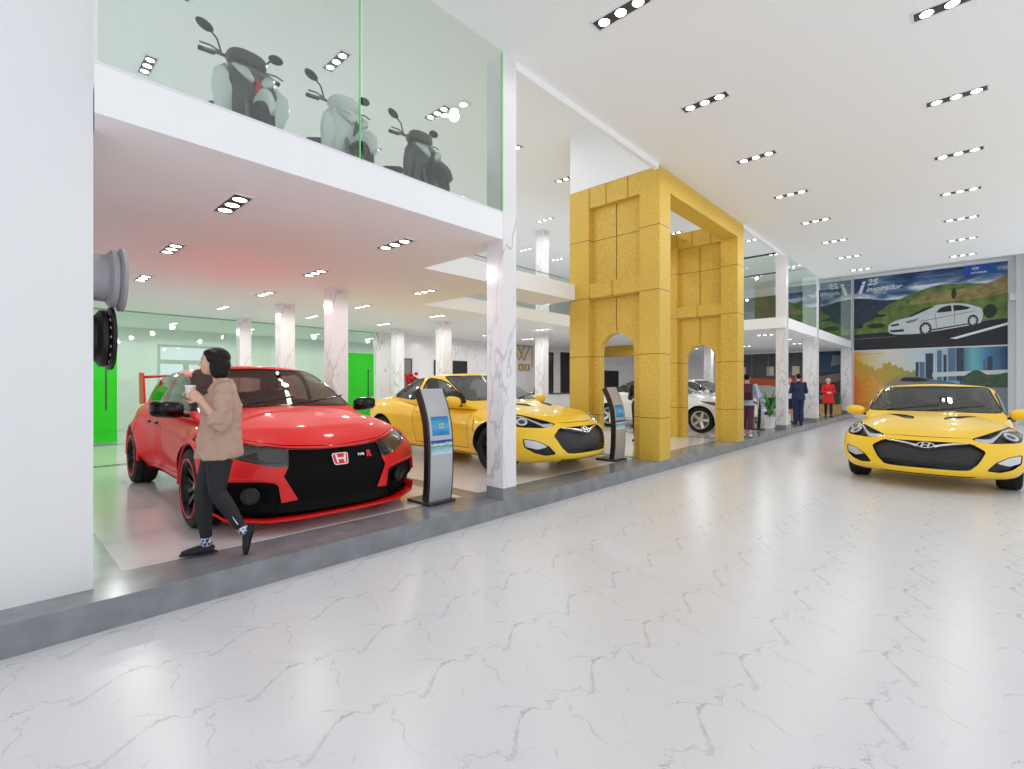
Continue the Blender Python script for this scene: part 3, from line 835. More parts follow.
def make_mats():
    mat('yellow_paint', (250, 206, 34), .42, coat=.5)
    mat('red_paint', (234, 10, 12), .5, coat=.3)
    mat('white_paint', (226, 226, 226), .25, coat=.8)
    mat('red_stripe', (235, 20, 20), .35)
    mat('front_black', (3, 3, 4), .4, spec=.1)
    mat('gloss_black', (8, 8, 9), .18, spec=.4)
    mat('dark_trim', (14, 14, 15), .7)
    mat('handle_black', (20, 8, 8), .3)
    mat('liner', (66, 62, 60), .9)
    mat('seat_cloth', (72, 68, 66), .85, bump=.2)
    mat('rubber', (16, 16, 17), .75, bump=.1)
    mat('steel', (120, 120, 122), .4, metal=.9)
    mat('chrome', (225, 225, 228), .25, metal=1.)
    mat('lamp_silver', (205, 207, 212), .25, metal=.35)
    mat('lens_dark', (30, 32, 38), .05, spec=1.)
    mat('smoked_lamp', (52, 52, 52), .12, coat=1.)
    mat('fog_grey', (48, 48, 48), .35)
    mat('dark_grey', (70, 70, 70), .3)
    mat('mirror', (220, 225, 228), .02, metal=1.)
    mat('rim_dark', (38, 38, 40), .3, metal=.6)
    mat('rim_black', (10, 10, 11), .25, metal=.2)
    mat('rim_silver', (205, 205, 206), .3, metal=.5)
    mat('red_lamp', (150, 14, 12), .1, coat=1.)
    glass('car_glass', (.44, .45, .47), .09, .9)
    glass('car_glass_brown', (.46, .37, .34), .07, .8)
    glass('clear_cover', (.97, .97, .98), .0, .6)
    m = mat('grille_mesh', (22, 22, 23), .45)
    nt = m.node_tree; b = nt.nodes['Principled BSDF']; tc = nt.nodes.new('ShaderNodeTexCoord')
    v = nt.nodes.new('ShaderNodeTexVoronoi'); v.inputs['Scale'].default_value = 45; v.inputs['Randomness'].default_value = 0
    r = nt.nodes.new('ShaderNodeValToRGB'); r.color_ramp.elements[0].position = .35; r.color_ramp.elements[1].position = .5
    r.color_ramp.elements[0].color = (.006, .006, .006, 1); r.color_ramp.elements[1].color = (.020, .020, .022, 1)
    nt.links.new(tc.outputs['Object'], v.inputs['Vector']); nt.links.new(v.outputs['Distance'], r.inputs['Fac']); nt.links.new(r.outputs['Color'], b.inputs['Base Color'])
make_mats()
# ---------------------------------------------------------------- surfaces of the building
def nodes(m): return m.node_tree, m.node_tree.nodes, m.node_tree.links
def marble(name, base, vein, scale, thin, rough=.12, coord='Object', stretch=(1, 1, 1), rot=0., strength=1., second=True, tile=None, coat=0.):
    m = mat(name, base, rough, coat=coat); nt, N, L = nodes(m); b = N['Principled BSDF']
    tc = N.new('ShaderNodeTexCoord'); mp = N.new('ShaderNodeMapping'); mp.inputs['Rotation'].default_value = (0, 0, rot) if not isinstance(rot, tuple) else rot
    mp.inputs['Scale'].default_value = stretch
    L.new(tc.outputs[coord], mp.inputs['Vector']); src = mp.outputs[0]
    if tile:      # the slabs repeat the same figure, shifted
        md = N.new('ShaderNodeVectorMath'); md.operation = 'MODULO'
        ad = N.new('ShaderNodeVectorMath'); ad.operation = 'ADD'; ad.inputs[1].default_value = (tile[0]*40, tile[1]*40, 0)
        L.new(tc.outputs[coord], ad.inputs[0]); L.new(ad.outputs[0], md.inputs[0]); md.inputs[1].default_value = (tile[0], tile[1], 100)
        L.new(md.outputs[0], mp.inputs['Vector'])
    out = None
    for k, (s, t, w) in enumerate([(scale, thin, 1.), (scale*2.3, thin*.6, .45)][:2 if second else 1]):
        n = N.new('ShaderNodeTexNoise'); n.inputs['Scale'].default_value = s; n.inputs['Detail'].default_value = 4; n.inputs['Roughness'].default_value = .55; n.inputs['Distortion'].default_value = .35
        L.new(src, n.inputs['Vector'])
        a = N.new('ShaderNodeMath'); a.operation = 'SUBTRACT'; a.inputs[1].default_value = .5+.03*k; L.new(n.outputs['Fac'], a.inputs[0])
        c = N.new('ShaderNodeMath'); c.operation = 'ABSOLUTE'; L.new(a.outputs[0], c.inputs[0])
        d = N.new('ShaderNodeMapRange'); d.inputs['From Min'].default_value = 0; d.inputs['From Max'].default_value = t; d.inputs['To Min'].default_value = w*strength; d.inputs['To Max'].default_value = 0
        L.new(c.outputs[0], d.inputs['Value'])
        # veins fade in and out
        f = N.new('ShaderNodeTexNoise'); f.inputs['Scale'].default_value = s*.8; L.new(src, f.inputs['Vector'])
        fr = N.new('ShaderNodeMapRange'); fr.inputs['From Min'].default_value = .42; fr.inputs['From Max'].default_value = .62; L.new(f.outputs['Fac'], fr.inputs['Value'])
        p = N.new('ShaderNodeMath'); p.operation = 'MULTIPLY'; L.new(d.outputs[0], p.inputs[0]); L.new(fr.outputs[0], p.inputs[1])
        if out is None: out = p.outputs[0]
        else:
            q = N.new('ShaderNodeMath'); q.operation = 'MAXIMUM'; L.new(out, q.inputs[0]); L.new(p.outputs[0], q.inputs[1]); out = q.outputs[0]
    mx = N.new('ShaderNodeMixRGB'); mx.inputs[1].default_value = (*lin(base), 1); mx.inputs[2].default_value = (*lin(vein), 1)
    L.new(out, mx.inputs[0]); L.new(mx.outputs[0], b.inputs['Base Color'])
    return m
def joints(m, zs, per, width, col):
    """thin dark panel joints at world heights zs + k*per"""
    nt, N, L = nodes(m); b = N['Principled BSDF']; g = N.new('ShaderNodeNewGeometry'); s = N.new('ShaderNodeSeparateXYZ'); L.new(g.outputs['Position'], s.inputs[0])
    a = N.new('ShaderNodeMath'); a.operation = 'SUBTRACT'; a.inputs[1].default_value = zs-per*4; L.new(s.outputs['Z'], a.inputs[0])
    d = N.new('ShaderNodeMath'); d.operation = 'MODULO'; d.inputs[1].default_value = per; L.new(a.outputs[0], d.inputs[0])
    c = N.new('ShaderNodeMath'); c.operation = 'LESS_THAN'; c.inputs[1].default_value = width; L.new(d.outputs[0], c.inputs[0])
    mx = N.new('ShaderNodeMixRGB'); mx.inputs[2].default_value = (*lin(col), 1)
    old = b.inputs['Base Color'].links[0].from_socket if b.inputs['Base Color'].links else None
    if old: L.new(old, mx.inputs[1])
    else: mx.inputs[1].default_value = b.inputs['Base Color'].default_value
    L.new(c.outputs[0], mx.inputs[0]); L.new(mx.outputs[0], b.inputs['Base Color'])
WHITE = mat('white_paint_wall', (238, 238, 240), .7)
CEIL = mat('ceiling_paint', (250, 251, 252), .75)
def tile_marble(name, base, vein, T, rough):
    """polished tiles that all carry the same grey figure; the veins run on from tile to tile"""
    m = mat(name, base, rough); nt, N, L = nodes(m)
    def M_(op, a, b=None, c=None, clamp=False):
        n = N.new('ShaderNodeMath'); n.operation = op; n.use_clamp = clamp
        for i, v in enumerate((a, b, c)):
            if v is None: continue
            if isinstance(v, (int, float)): n.inputs[i].default_value = v
            else: L.new(v, n.inputs[i])
        return n.outputs[0]
    tc = N.new('ShaderNodeTexCoord'); sp = N.new('ShaderNodeSeparateXYZ'); L.new(tc.outputs['Object'], sp.inputs[0])
    fx = M_('FRACT', M_('DIVIDE', M_('ADD', sp.outputs[0], 50*T), T)); fy = M_('FRACT', M_('DIVIDE', M_('ADD', sp.outputs[1], 50*T+.17), T))
    cb = N.new('ShaderNodeCombineXYZ'); L.new(fx, cb.inputs[0]); L.new(fy, cb.inputs[1])
    win = M_('MULTIPLY', M_('SINE', M_('MULTIPLY', fx, pi)), M_('SINE', M_('MULTIPLY', fy, pi)))
    def NZ(sc, off, det=3):
        mp = N.new('ShaderNodeMapping'); mp.inputs['Location'].default_value = (off, off*1.7, off*.3); n = N.new('ShaderNodeTexNoise'); n.inputs['Scale'].default_value = sc; n.inputs['Detail'].default_value = det
        L.new(cb.outputs[0], mp.inputs[0]); L.new(mp.outputs[0], n.inputs['Vector']); return n.outputs['Fac']
    wob = M_('MULTIPLY', win, M_('SUBTRACT', NZ(4.5, 1.3, 4), .5)); wob2 = M_('MULTIPLY', win, M_('SUBTRACT', NZ(3.6, 7.1, 4), .5))
    def line(d, th, mask, w):
        return M_('MULTIPLY', M_('MULTIPLY', M_('SUBTRACT', 1., M_('DIVIDE', M_('ABSOLUTE', d), th), clamp=True), mask), w)
    def mask(n, lo, hi):
        r = N.new('ShaderNodeMapRange'); r.inputs['From Min'].default_value = lo; r.inputs['From Max'].default_value = hi; L.new(n, r.inputs['Value']); return r.outputs[0]
    wx = M_('MULTIPLY_ADD', wob, 1.3, fx); wy = M_('MULTIPLY_ADD', wob2, 1.3, fy)
    A = M_('ADD', M_('SUBTRACT', wx, .52), M_('MULTIPLY', M_('SINE', M_('MULTIPLY', fy, 2*pi)), .085))
    B = M_('SUBTRACT', M_('ADD', wy, M_('MULTIPLY', M_('SINE', M_('MULTIPLY_ADD', fx, 2*pi, 1.)), .10)), .45)
    C = M_('SUBTRACT', M_('ADD', M_('MULTIPLY', wx, .8), wy), .72); D = M_('SUBTRACT', M_('SUBTRACT', wx, M_('MULTIPLY', wy, .55)), .18)
    thA = M_('MULTIPLY_ADD', mask(NZ(3., 3.3), .40, .68), .060, .009)
    v = M_('MAXIMUM', line(A, thA, M_('MULTIPLY_ADD', mask(NZ(2.4, 9.1), .35, .6), .7, .3), .62), line(B, .016, mask(NZ(2.8, 5.2), .46, .62), .45))
    v = M_('MAXIMUM', v, line(C, .012, mask(NZ(3.4, 2.2), .50, .64), .5)); v = M_('MAXIMUM', v, line(D, .011, mask(NZ(3.1, 12.2), .48, .62), .55))
    cl = NZ(2., 4.4, 5); tone = M_('MULTIPLY_ADD', M_('MULTIPLY', win, M_('SUBTRACT', cl, .5)), .16, 0.)
    fac = M_('ADD', v, tone, clamp=True)
    mx = N.new('ShaderNodeMixRGB'); mx.inputs[1].default_value = (*lin(base), 1); mx.inputs[2].default_value = (*lin(vein), 1); L.new(fac, mx.inputs[0]); L.new(mx.outputs[0], N['Principled BSDF'].inputs['Base Color'])
    return m
FLOORM = tile_marble('hall_marble', (222, 222, 225), (158, 156, 155), .61, .27)
SHOWM = marble('showroom_marble', (228, 226, 224), (190, 186, 182), 1.1, .02, .14, stretch=(1, 1, 1), rot=.6, strength=.5)
COLM = marble('column_marble', (236, 234, 236), (165, 160, 165), .9, .014, .2, stretch=(1.3, 1.3, .55), rot=(.5, .5, .3), strength=.75)
GRAN = mat('grey_granite', (136, 139, 143), .2, var=.16, vscale=5)
STRIPM = mat('taupe_strip', (150, 146, 140), .2, var=.08)
GOLD = mat('mustard_panel', (222, 184, 74), .5, var=.12, vscale=26, bump=.08, bscale=60)
joints(GOLD, .97, 1.175, .014, (130, 100, 25))
YBEAM = mat('yellow_fascia', (205, 170, 60), .5, var=.05)
BLACKM = mat('black_matte', (22, 22, 24), .6)
GREYM = mat('grey_panel', (104, 106, 108), .5, var=.05)
glass('facade_glass', (.90, .945, .915), .08, .9)
glass('clear_glass', (.95, .98, .96), .03, .6)
glass('pale_green_glass', (.88, .965, .90), .03, .5)
glass('bright_green_glass', (.25, .92, .22), .01, .4)
glass('window_glass', (.88, .90, .92), .03, .6)
mat('glass_edge', (110, 225, 120), .2); mat('fixture_dark', (70, 70, 72), .5)
LAMPM = mat('lamp_glow', (255, 253, 248), .4, emit=9.); LAMPL = mat('lamp_glow_low', (255, 252, 246), .4, emit=9.); LAMPB = mat('lamp_glow_inner', (255, 252, 246), .4, emit=9.); LAMPU = mat('lamp_glow_upper', (250, 253, 255), .4, emit=9.)
POWER = {LAMPM: HALLW, LAMPL: LOWW, LAMPB: LOWW*1.25, LAMPU: UPW}
FX = -4.08
# hall and showroom floors
struct('floor', boxbm(FX, 2.7, -2.6, 28.9, -.12, 0), FLOORM)
struct('floor', boxbm(-18.8, FX, -4, 28.9, -.12, FL), GRAN)
for i, (x0, x1) in enumerate(((-10.6, -4.60), (-14.3, -10.9), (-18.55, -14.55))):
    for j, (y0, y1) in enumerate(((-2.9, .40), (.69, 4.02), (4.30, 8.25), (8.5, 12.7), (12.95, 16.6), (16.9, 20.7), (20.95, 24.8), (25.05, 28.6))):
        if j == 0 and i == 0: continue
        struct('floor', boxbm(x0, x1, y0, y1, FL-.01, FL+.003), SHOWM)
# upper floor slab
pl = [(-18.6, -3.2), (-4.62, -3.2), (-4.62, .52), (-4.37, .508), (FX-.006, .474), (FX-.006, 4.46), (-5.95, 4.46), (-5.95, 8.30), (-6.9, 8.30), (-6.9, 6.5), (-8.7, 6.5), (-8.7, 16.6), (FX-.006, 16.6), (FX-.006, 28.7), (-18.6, 28.7)]
b = nb(); prism(b, pl, .32, Matrix.Translation((0, 0, 3.33))); struct('floor', fixn(b), CEIL)
# ceilings
struct('ceiling', boxbm(FX, 5., -4, 21.5, 5.58, 6.78), CEIL)
struct('ceiling', boxbm(-18.8, 5., -4, 28.9, 6.8, 6.95), CEIL)
# walls
b = nb(); box(b, -18.8, -18.6, -3.4, 3.67, FL, 6.8); box(b, -18.8, -18.6, 5.25, 28.9, FL, 6.8); box(b, -18.8, -18.6, 3.67, 5.25, FL, 1.10); box(b, -18.8, -18.6, 3.67, 5.25, 2.86, 6.8)
struct('wall_back', fixn(b), WHITE)
struct('wall_front', boxbm(-4.58, -4.36, -3.4, .50, FL, 6.8), WHITE)
struct('wall_end', boxbm(-18.6, 5., 28.7, 28.9, 0, 6.8), WHITE)
struct('wall_inner', boxbm(-14.6, -14.4, 8.85, 28.7, FL, 3.33), COLM)
struct('trim_1', boxbm(-4.16, FX-.006, 4.46, 8.28, 5.48, 5.58), CEIL)
struct('trim_2', boxbm(-4.16, FX-.006, 12.86, 16.6, 5.48, 5.58), CEIL)
b = nb(); box(b, -6.08, FX-.02, 8.32, 8.42, 5.56, 6.8)
struct('wall_shaft', b, CEIL)
struct('trim_3', boxbm(-12.9, -10.2, 19.4, 19.6, 2.86, 3.33), YBEAM)
struct('baseboard_back', boxbm(-18.6, -18.57, -3.2, 28.7, FL, FL+.12), WHITE)
# right-hand end of the hall: pier with a ledge
b = nb(); box(b, 1.42, 1.75, 28.2, 28.7, 0, 6.8); box(b, 1.24, 1.75, 28.35, 28.7, 5.0, 5.30); box(b, 1.75, 5., 27.6, 28.7, 0, 6.8)
struct('wall_pier', b, WHITE)
struct('baseboard_end', boxbm(1.19, 1.42, 28.66, 28.7, 0, .15), GRAN)
# window in the back wall
w = struct('window_1', nb(), WHITE)
b = nb()
for (y0, y1, z0, z1) in ((3.67, 5.25, 1.10, 1.17), (3.67, 5.25, 2.79, 2.86), (3.67, 3.75, 1.17, 2.79), (5.17, 5.25, 1.17, 2.79), (3.75, 5.17, 2.25, 2.38), (4.40, 4.52, 1.17, 2.25)): box(b, -18.78, -18.62, y0, y1, z0, z1)
o = obj('window_frame', b, mat('window_grey', (190, 198, 194), .5), w)
for (y0, y1, z0, z1) in ((3.75, 5.17, 2.38, 2.79), (3.75, 4.40, 1.17, 2.25), (4.52, 5.17, 1.17, 2.25)): obj('window_pane', boxbm(-18.71, -18.70, y0, y1, z0, z1), MATS['window_glass'], w)
# columns: (x0, x1, y0, y1, top, label)
COLS = [(-4.36, FX, 4.23, 4.46, 5.58, 'white marble column between the red car and the front yellow coupe, rising to the hall ceiling', 'facade'),
    (-4.37, FX, 16.72, 16.97, 5.58, 'white marble column just beyond the yellow gate, at the corner of the upper glass'),
    (-4.54, FX, 20.90, 21.22, 5.58, 'wide white marble column behind the man in the navy suit'),
    (-4.50, FX, 28.20, 28.68, 6.8, 'white marble column at the far end, beside the posters'),
    (-8.68, -8.36, 4.25, 4.55, 3.33, 'inner marble column seen above the right end of the red car roof'),
    (-11.05, -10.75, 4.30, 4.60, 3.33, 'inner marble column seen above the middle of the red car roof'),
    (-14.10, -13.85, 4.50, 4.78, 3.33, 'slim inner marble column in front of the pale green glass, left of the others'),
    (-10.80, -10.48, 8.50, 8.80, 3.33, 'inner marble column above the roof of the front yellow coupe'),
    (-13.15, -12.88, 8.60, 8.90, 3.33, 'slim marble column behind the tail of the front yellow coupe'),
    (-10.80, -10.45, 12.75, 13.05, 3.33, 'marble column seen just right of the big front column, over the coupe windscreen'),
    (-8.30, -8.0, 21.0, 21.3, 3.33, 'marble column far inside, seen through the first arch')]
for c in COLS:
    x0, x1, y0, y1, top, lb = c[:6]
    t = thing('column', lb, 'column', ((x0+x1)/2, (y0+y1)/2, FL))
    hx, hy = (x1-x0)/2, (y1-y0)/2
    obj('shaft', boxbm(-hx, hx, -hy, hy, .14, top-FL), COLM, t)
    obj('plinth', boxbm(-hx-.004, hx+.004, -hy-.004, hy+.004, 0.0, .14), GRAN, t)
# upper columns seen through the glass
for (x, y, lb) in ((-10.6, 12.9, 'upper floor column seen between the marble column and the yellow gate'), (-10.2, 22.5, 'upper floor column behind the far glass balcony')):
    t = thing('column', lb, 'column', (x, y, 3.65)); obj('shaft', boxbm(-.16, .16, -.16, .16, .1, 3.15), COLM, t); obj('plinth', boxbm(-.165, .165, -.165, .165, 0, .1), CEIL, t)
# upper glass
def pane(name, x0, x1, y0, y1, z0, z1, label, group=None, edge=None, m='facade_glass'):
    t = thing(name, label, 'glass panel', ((x0+x1)/2, (y0+y1)/2, z0), group=group); hx, hy = (x1-x0)/2, (y1-y0)/2
    obj('pane', boxbm(-min(hx, hx if hx > hy else .005), min(hx, hx if hx > hy else .005), -(hy-.013 if hx < hy else .005), hy-.013 if hx < hy else .005, .012 if z1 < 5.5 or z1 > 6 else 0, z1-z0-.001), MATS[m], t)
    # ground edges of the pane
    b = nb(); e = .006
    if hx < hy:
        if edge != 'none': obj('glass_edge', boxbm(-e, e, hy-.012, hy, 0, z1-z0), MATS['glass_edge'], t)
    obj('channel', boxbm(-max(hx, .012), max(hx, .012), -max(hy, .012), max(hy, .012), z1-z0, z1-z0+.015) if z1 < 5.5 else boxbm(-max(hx, .012), max(hx, .012), -max(hy, .012), max(hy, .012), -.001, .012), WHITE if z1 > 5.5 else MATS['steel'], t)
    return t
pane('glass_partition', FX-.02, FX, .48, 2.35, 3.65, 5.58, 'tall glass panel in front of the first scooter, at the left')
pane('glass_partition', FX-.02, FX, 2.36, 4.22, 3.65, 5.58, 'tall glass panel in front of the two right-hand scooters')
pane('glass_partition', -8.7, -4.38, 16.61, 16.63, 3.65, 5.58, 'glass panel across the upper floor just beyond the yellow gate')
pane('glass_partition', FX-.02, FX, 16.98, 20.88, 3.65, 5.58, 'upper glass panel between the two marble columns beyond the gate', edge='none')
pane('glass_partition', FX-.02, FX, 21.52, 28.18, 3.65, 6.8, 'upper glass panel at the far end, mirroring the car poster', edge='none')
pane('glass_railing', -8.69, -8.67, 6.6, 16.5, 3.65, 4.70, 'low glass railing of the inner balcony, seen under the white slab left of the gate', edge='none', m='clear_glass')
# green glass screens inside
M = Matrix(((0, 0, 1, -.006), (1, 0, 0, 0), (0, 1, 0, 0), (0, 0, 0, 1)))
b = nb(); prism(b, [(-3.15, 0), (.88, 0), (.88, 2.10), (2.10, 2.10), (2.10, 0), (7.70, 0), (7.70, 2.42), (8.82, 2.42), (8.82, 3.10), (-3.15, 3.10)], .012, M); fixn(b)
t = thing('glass_screen', 'pale green glass screen wall behind the red car', 'glass screen', (-14.5, 0, FL)); obj('pane', b, MATS['pale_green_glass'], t)
obj('rail', boxbm(-.02, .02, -3.15, 8.82, 3.10, 3.13), mat('green_rail', (150, 190, 160), .4), t)
for (y0, y1, h, lb) in ((.89, 2.09, 2.09, 'bright green glass door at the far left under the wheel rims'), (7.71, 8.81, 2.41, 'bright green glass door between the red car and the front yellow coupe')):
    t = thing('glass_door', lb, 'glass door', (-14.5, (y0+y1)/2, FL)); hy = (y1-y0)/2
    obj('pane', boxbm(-.006, .006, -hy, hy, .06, h), MATS['bright_green_glass'], t)
    b = nb(); box(b, .0, .03, hy-.22, hy-.19, .8, 1.9); box(b, -.01, .03, hy-.215, hy-.195, .85, .88); box(b, -.01, .03, hy-.215, hy-.195, 1.82, 1.85); obj('handle', b, MATS['dark_grey'], t)
    obj('frame', boxbm(-.015, .015, -hy, hy, 0, .06), MATS['green_rail'], t)
# ---------------------------------------------------------------- recessed three-lamp downlights
def make_light(glow):
    t = thing('ceiling_light', '', 'ceiling light')
    b = nb(); w, h = .33, .095
    for (x0, x1, y0, y1) in ((-w, w, -h, -h+.018), (-w, w, h-.018, h), (-w, -w+.018, -h, h), (w-.018, w, -h, h)): box(b, x0, x1, y0, y1, -.012, 0)
    obj('frame', b, WHITE, t)
    obj('tray', boxbm(-w+.016, w-.016, -h+.016, h-.016, -.006, 0), MATS['fixture_dark'], t)
    for k in (-1, 0, 1):
        b = nb(); lathe(b, [(.060, -.014), (.066, -.014), (.068, -.006), (.060, -.006)], 20, Matrix.Translation((k*.205, 0, 0)), close=True); cv = bmesh.ops.create_circle(b, cap_ends=True, radius=.061, segments=16, matrix=Matrix.Translation((k*.205, 0, -.0135)))['verts']; cf = cv[0].link_faces[0]; cf = [f for f in b.faces if len(f.verts) == 16][0]; cf.material_index = 1; obj('lamp', b, [MATS['fixture_dark'], glow], t)
    return t
ORD = ['first', 'second', 'third', 'fourth', 'fifth', 'sixth', 'seventh', 'eighth', 'ninth', 'tenth']
L0 = {}
def place_light(x, y, z, label, group, glow):
    if glow not in L0: L0[glow] = o = make_light(glow); o.location = (x, y, z); o['label'] = label; o['group'] = group
    else: o = dup(L0[glow], (x, y, z), 0, label, group)
    l = bpy.data.lights.get(glow.name)
    if not l:
        l = bpy.data.lights.new(glow.name, 'SPOT'); l.energy = POWER[glow]; l.spot_size = pi; l.spot_blend = .25; l.shadow_soft_size = .07; l.color = (1, .99, .97)
    q = bpy.data.objects.new('downlight_glow', l); COL.objects.link(q); q.location = (x, y, z-.10)
for k in range(8): place_light(-2.72, 4.63+2.285*k, 5.58, 'hall ceiling light in the left-hand row, %s counted from the camera' % ORD[k], 'downlights in the hall ceiling', LAMPM)
for k in range(7): place_light(-.12, 6.88+2.27*k, 5.58, 'hall ceiling light in the right-hand row, %s counted from the camera' % ORD[k], 'downlights in the hall ceiling', LAMPM)
rows = [(-5.19, 'nearest the hall'), (-7.45, 'second from the hall'), (-9.85, 'third from the hall'), (-12.3, 'fourth from the hall'), (-16.6, 'behind the green glass')]
for x, rn in rows:
    ys = [1.62, 3.5, 5.6] if x > -8 else [1.75, 3.65, 5.7, 7.8, 9.9, 12.0, 14.1]
    if x == -5.19: ys = [1.62, 3.45]
    for k, y in enumerate(ys): place_light(x, y, 3.33, 'ceiling light over the red car, row %s, %s from the left' % (rn, ORD[k]), 'downlights under the upper floor', LAMPB if x < -9 else LAMPL)
for x in (-5.2, -7.4, -9.8):
    for k, y in enumerate((18.6, 21.0, 23.4)): place_light(x, y, 3.33, 'ceiling light beyond the gate, row at %s, %s from the gate' % ({-5.2: 'the hall side', -7.4: 'the middle', -9.8: 'the inner side'}[x], ORD[k]), 'downlights beyond the gate', LAMPL)
for x, rn in ((-7.45, 'nearest the glass'), (-9.8, 'middle'), (-12.5, 'innermost')):
    ys = [1.8+2.05*k for k in range(-0, 8)] if x > -12 else [10.1, 12.15, 14.2, 16.2, 18.3]
    for k, y in enumerate(ys): place_light(x, y, 6.8, 'upper floor ceiling light, %s row, %s from the left' % (rn, ORD[k]), 'downlights of the upper floor', LAMPU)
for x in (-5.6, -8.2):
    for k, y in enumerate((18.8, 21.5, 24.2)): place_light(x, y, 6.8, 'light in the upper ceiling beyond the gate, %s row, %s from the gate' % ('front' if x > -6 else 'rear', ORD[k]), 'upper downlights beyond the gate', LAMPU)
t = thing('panel_light', 'large square light panel in the upper ceiling beyond the gate', 'ceiling light', (-7.2, 20.0, 6.8))
b = nb()
for (x0, x1, y0, y1) in ((-.6, .6, -.6, -.55), (-.6, .6, .55, .6), (-.6, -.55, -.55, .55), (.55, .6, -.55, .55)): box(b, x0, x1, y0, y1, -.08, 0)
obj('frame', b, BLACKM, t); obj('diffuser', boxbm(-.55, .55, -.55, .55, -.05, 0), mat('panel_glow', (250, 252, 255), .5, emit=2.), t)
for i, y in enumerate((19.0, 21.6)):
    t = tag(obj('curtain_rail', boxbm(-9.5, -4.6, y, y+.05, 6.2 if i == 0 else 6.05, 6.26 if i == 0 else 6.11), BLACKM), '%s black rail across the upper room beyond the gate' % ('nearer' if i == 0 else 'farther'), 'rail')
# ---------------------------------------------------------------- the yellow gate
gt = thing('gateway', 'tall mustard yellow panelled gateway with two arched side walls', 'gateway', (-5.08, 8.30, FL))
def gate_wall(y0, s, nm):
    """side wall: arched back panel, four stiles and bands standing proud; s=+1 front of wall faces -y"""
    X0, X1 = -1.0, 1.0; H = 5.35; e = .985
    cx, rr_, sp = .03, .385, 2.02
    arch = [(cx+rr_*cos(a), sp+rr_*sin(a)) for a in [pi*k/20 for k in range(21)]]
    po = [(-e, 0), (cx-rr_, 0)]+arch[::-1]+[(cx+rr_, 0), (e, 0), (e, H-.01), (-e, H-.01)]
    b = nb(); prism(b, po, .16, Matrix.Translation((0, y0+.30, 0)) @ Matrix.Rotation(pi/2, 4, 'X')); o = obj('arch_panel', fixn(b), GOLD, gt)
    for (x0, x1, nm2) in ((X0, -.53, 'stile'), (.60, X1, 'post')): obj(nm2, boxbm(x0, x1, y0, y0+.44, 0, H), GOLD, gt)
    for (z0, z1, nm2) in ((3.11, 3.42, 'crossband'), (4.95, H, 'top_band')): obj(nm2, boxbm(-.53, .60, y0+.02, y0+.42, z0, z1), GOLD, gt)
    b = nb()
    for xj in (-.53, .02, .35):
        pass
    for (z0, z1) in ((3.43, 4.94), (2.45, 3.10)): box(b, .027, .035, y0+.128, y0+.14, z0, z1)
    box(b, .0, .008, y0+.012, y0+.022, 3.11, 3.42); box(b, -.14, -.132, y0+.012, y0+.022, 4.95, H); box(b, .34, .348, y0+.012, y0+.022, 4.95, H)
    obj('panel_joint', b, mat('joint_brown', (140, 108, 28), .6), o)
gate_wall(0, 1, 'near'); gate_wall(4.10, 1, 'far')
obj('front_beam', boxbm(.60, 1.0, .44, 4.10, 4.97, 5.35), GOLD, gt); obj('rear_beam', boxbm(-1.0, -.60, .44, 4.10, 4.97, 5.35), GOLD, gt)
# ---------------------------------------------------------------- inner rooms behind
def panel(nm, lb, cat, x, y0, y1, z0, z1, m, frame=None):
    t = thing(nm, lb, cat, (x, (y0+y1)/2, z0)); hy = (y1-y0)/2
    obj('leaf', boxbm(0, .03, -hy+.03, hy-.03, 0, z1-z0-.03), m, t)
    b = nb(); box(b, 0, .05, -hy, -hy+.03, 0, z1-z0); box(b, 0, .05, hy-.03, hy, 0, z1-z0); box(b, 0, .05, -hy+.03, hy-.03, z1-z0-.03, z1-z0); obj('frame', b, frame or BLACKM, t)
    return t
DG = mat('dark_glass', (62, 66, 70), .1)
panel('doorway', 'grey doorway in the marble wall behind the tail of the front yellow coupe', 'doorway', -14.4, 9.45, 10.25, FL, 2.5, mat('grey_door', (120, 122, 120), .4))
panel('doorway', 'narrow black doorway in the marble wall over the coupe roof', 'doorway', -14.4, 11.25, 11.5, FL, 2.5, BLACKM)
panel('doorway', 'wider black doorway in the marble wall over the coupe roof', 'doorway', -14.4, 12.15, 12.85, FL, 2.5, BLACKM)
panel('glass_cabinet', 'tall dark glazed cabinet right of the seated receptionist', 'cabinet', -14.4, 17.6, 18.3, 1.0, 3.1, DG)
panel('doorway', 'tall black doorway left of the yellow gate', 'doorway', -14.4, 18.9, 19.8, FL, 3.15, BLACKM, DG)
panel('doorway', 'dark doorway seen through the first arch of the gate', 'doorway', -14.4, 22.8, 24.2, FL, 2.35, BLACKM, DG)
t = thing('flower_stand', 'red flowers on a stand in front of the grey doorway', 'flowers', (-13.6, 9.6, FL))
b = nb(); lathe(b, [(.12, 0), (.03, .03), (.03, .9), (.14, 1.1), (.15, 1.2), (0, 1.2)], 16); obj('stand', fixn(b), BLACKM, t, True, 40)
b = nb(); rnd = random.Random(3)
for k in range(26): ell(b, (rnd.uniform(-.2, .2), rnd.uniform(-.22, .22), 1.3+rnd.uniform(0, .45)), (.07, .07, .06), 8)
obj('flower_heads', b, mat('flower_red', (196, 30, 30), .6), t)
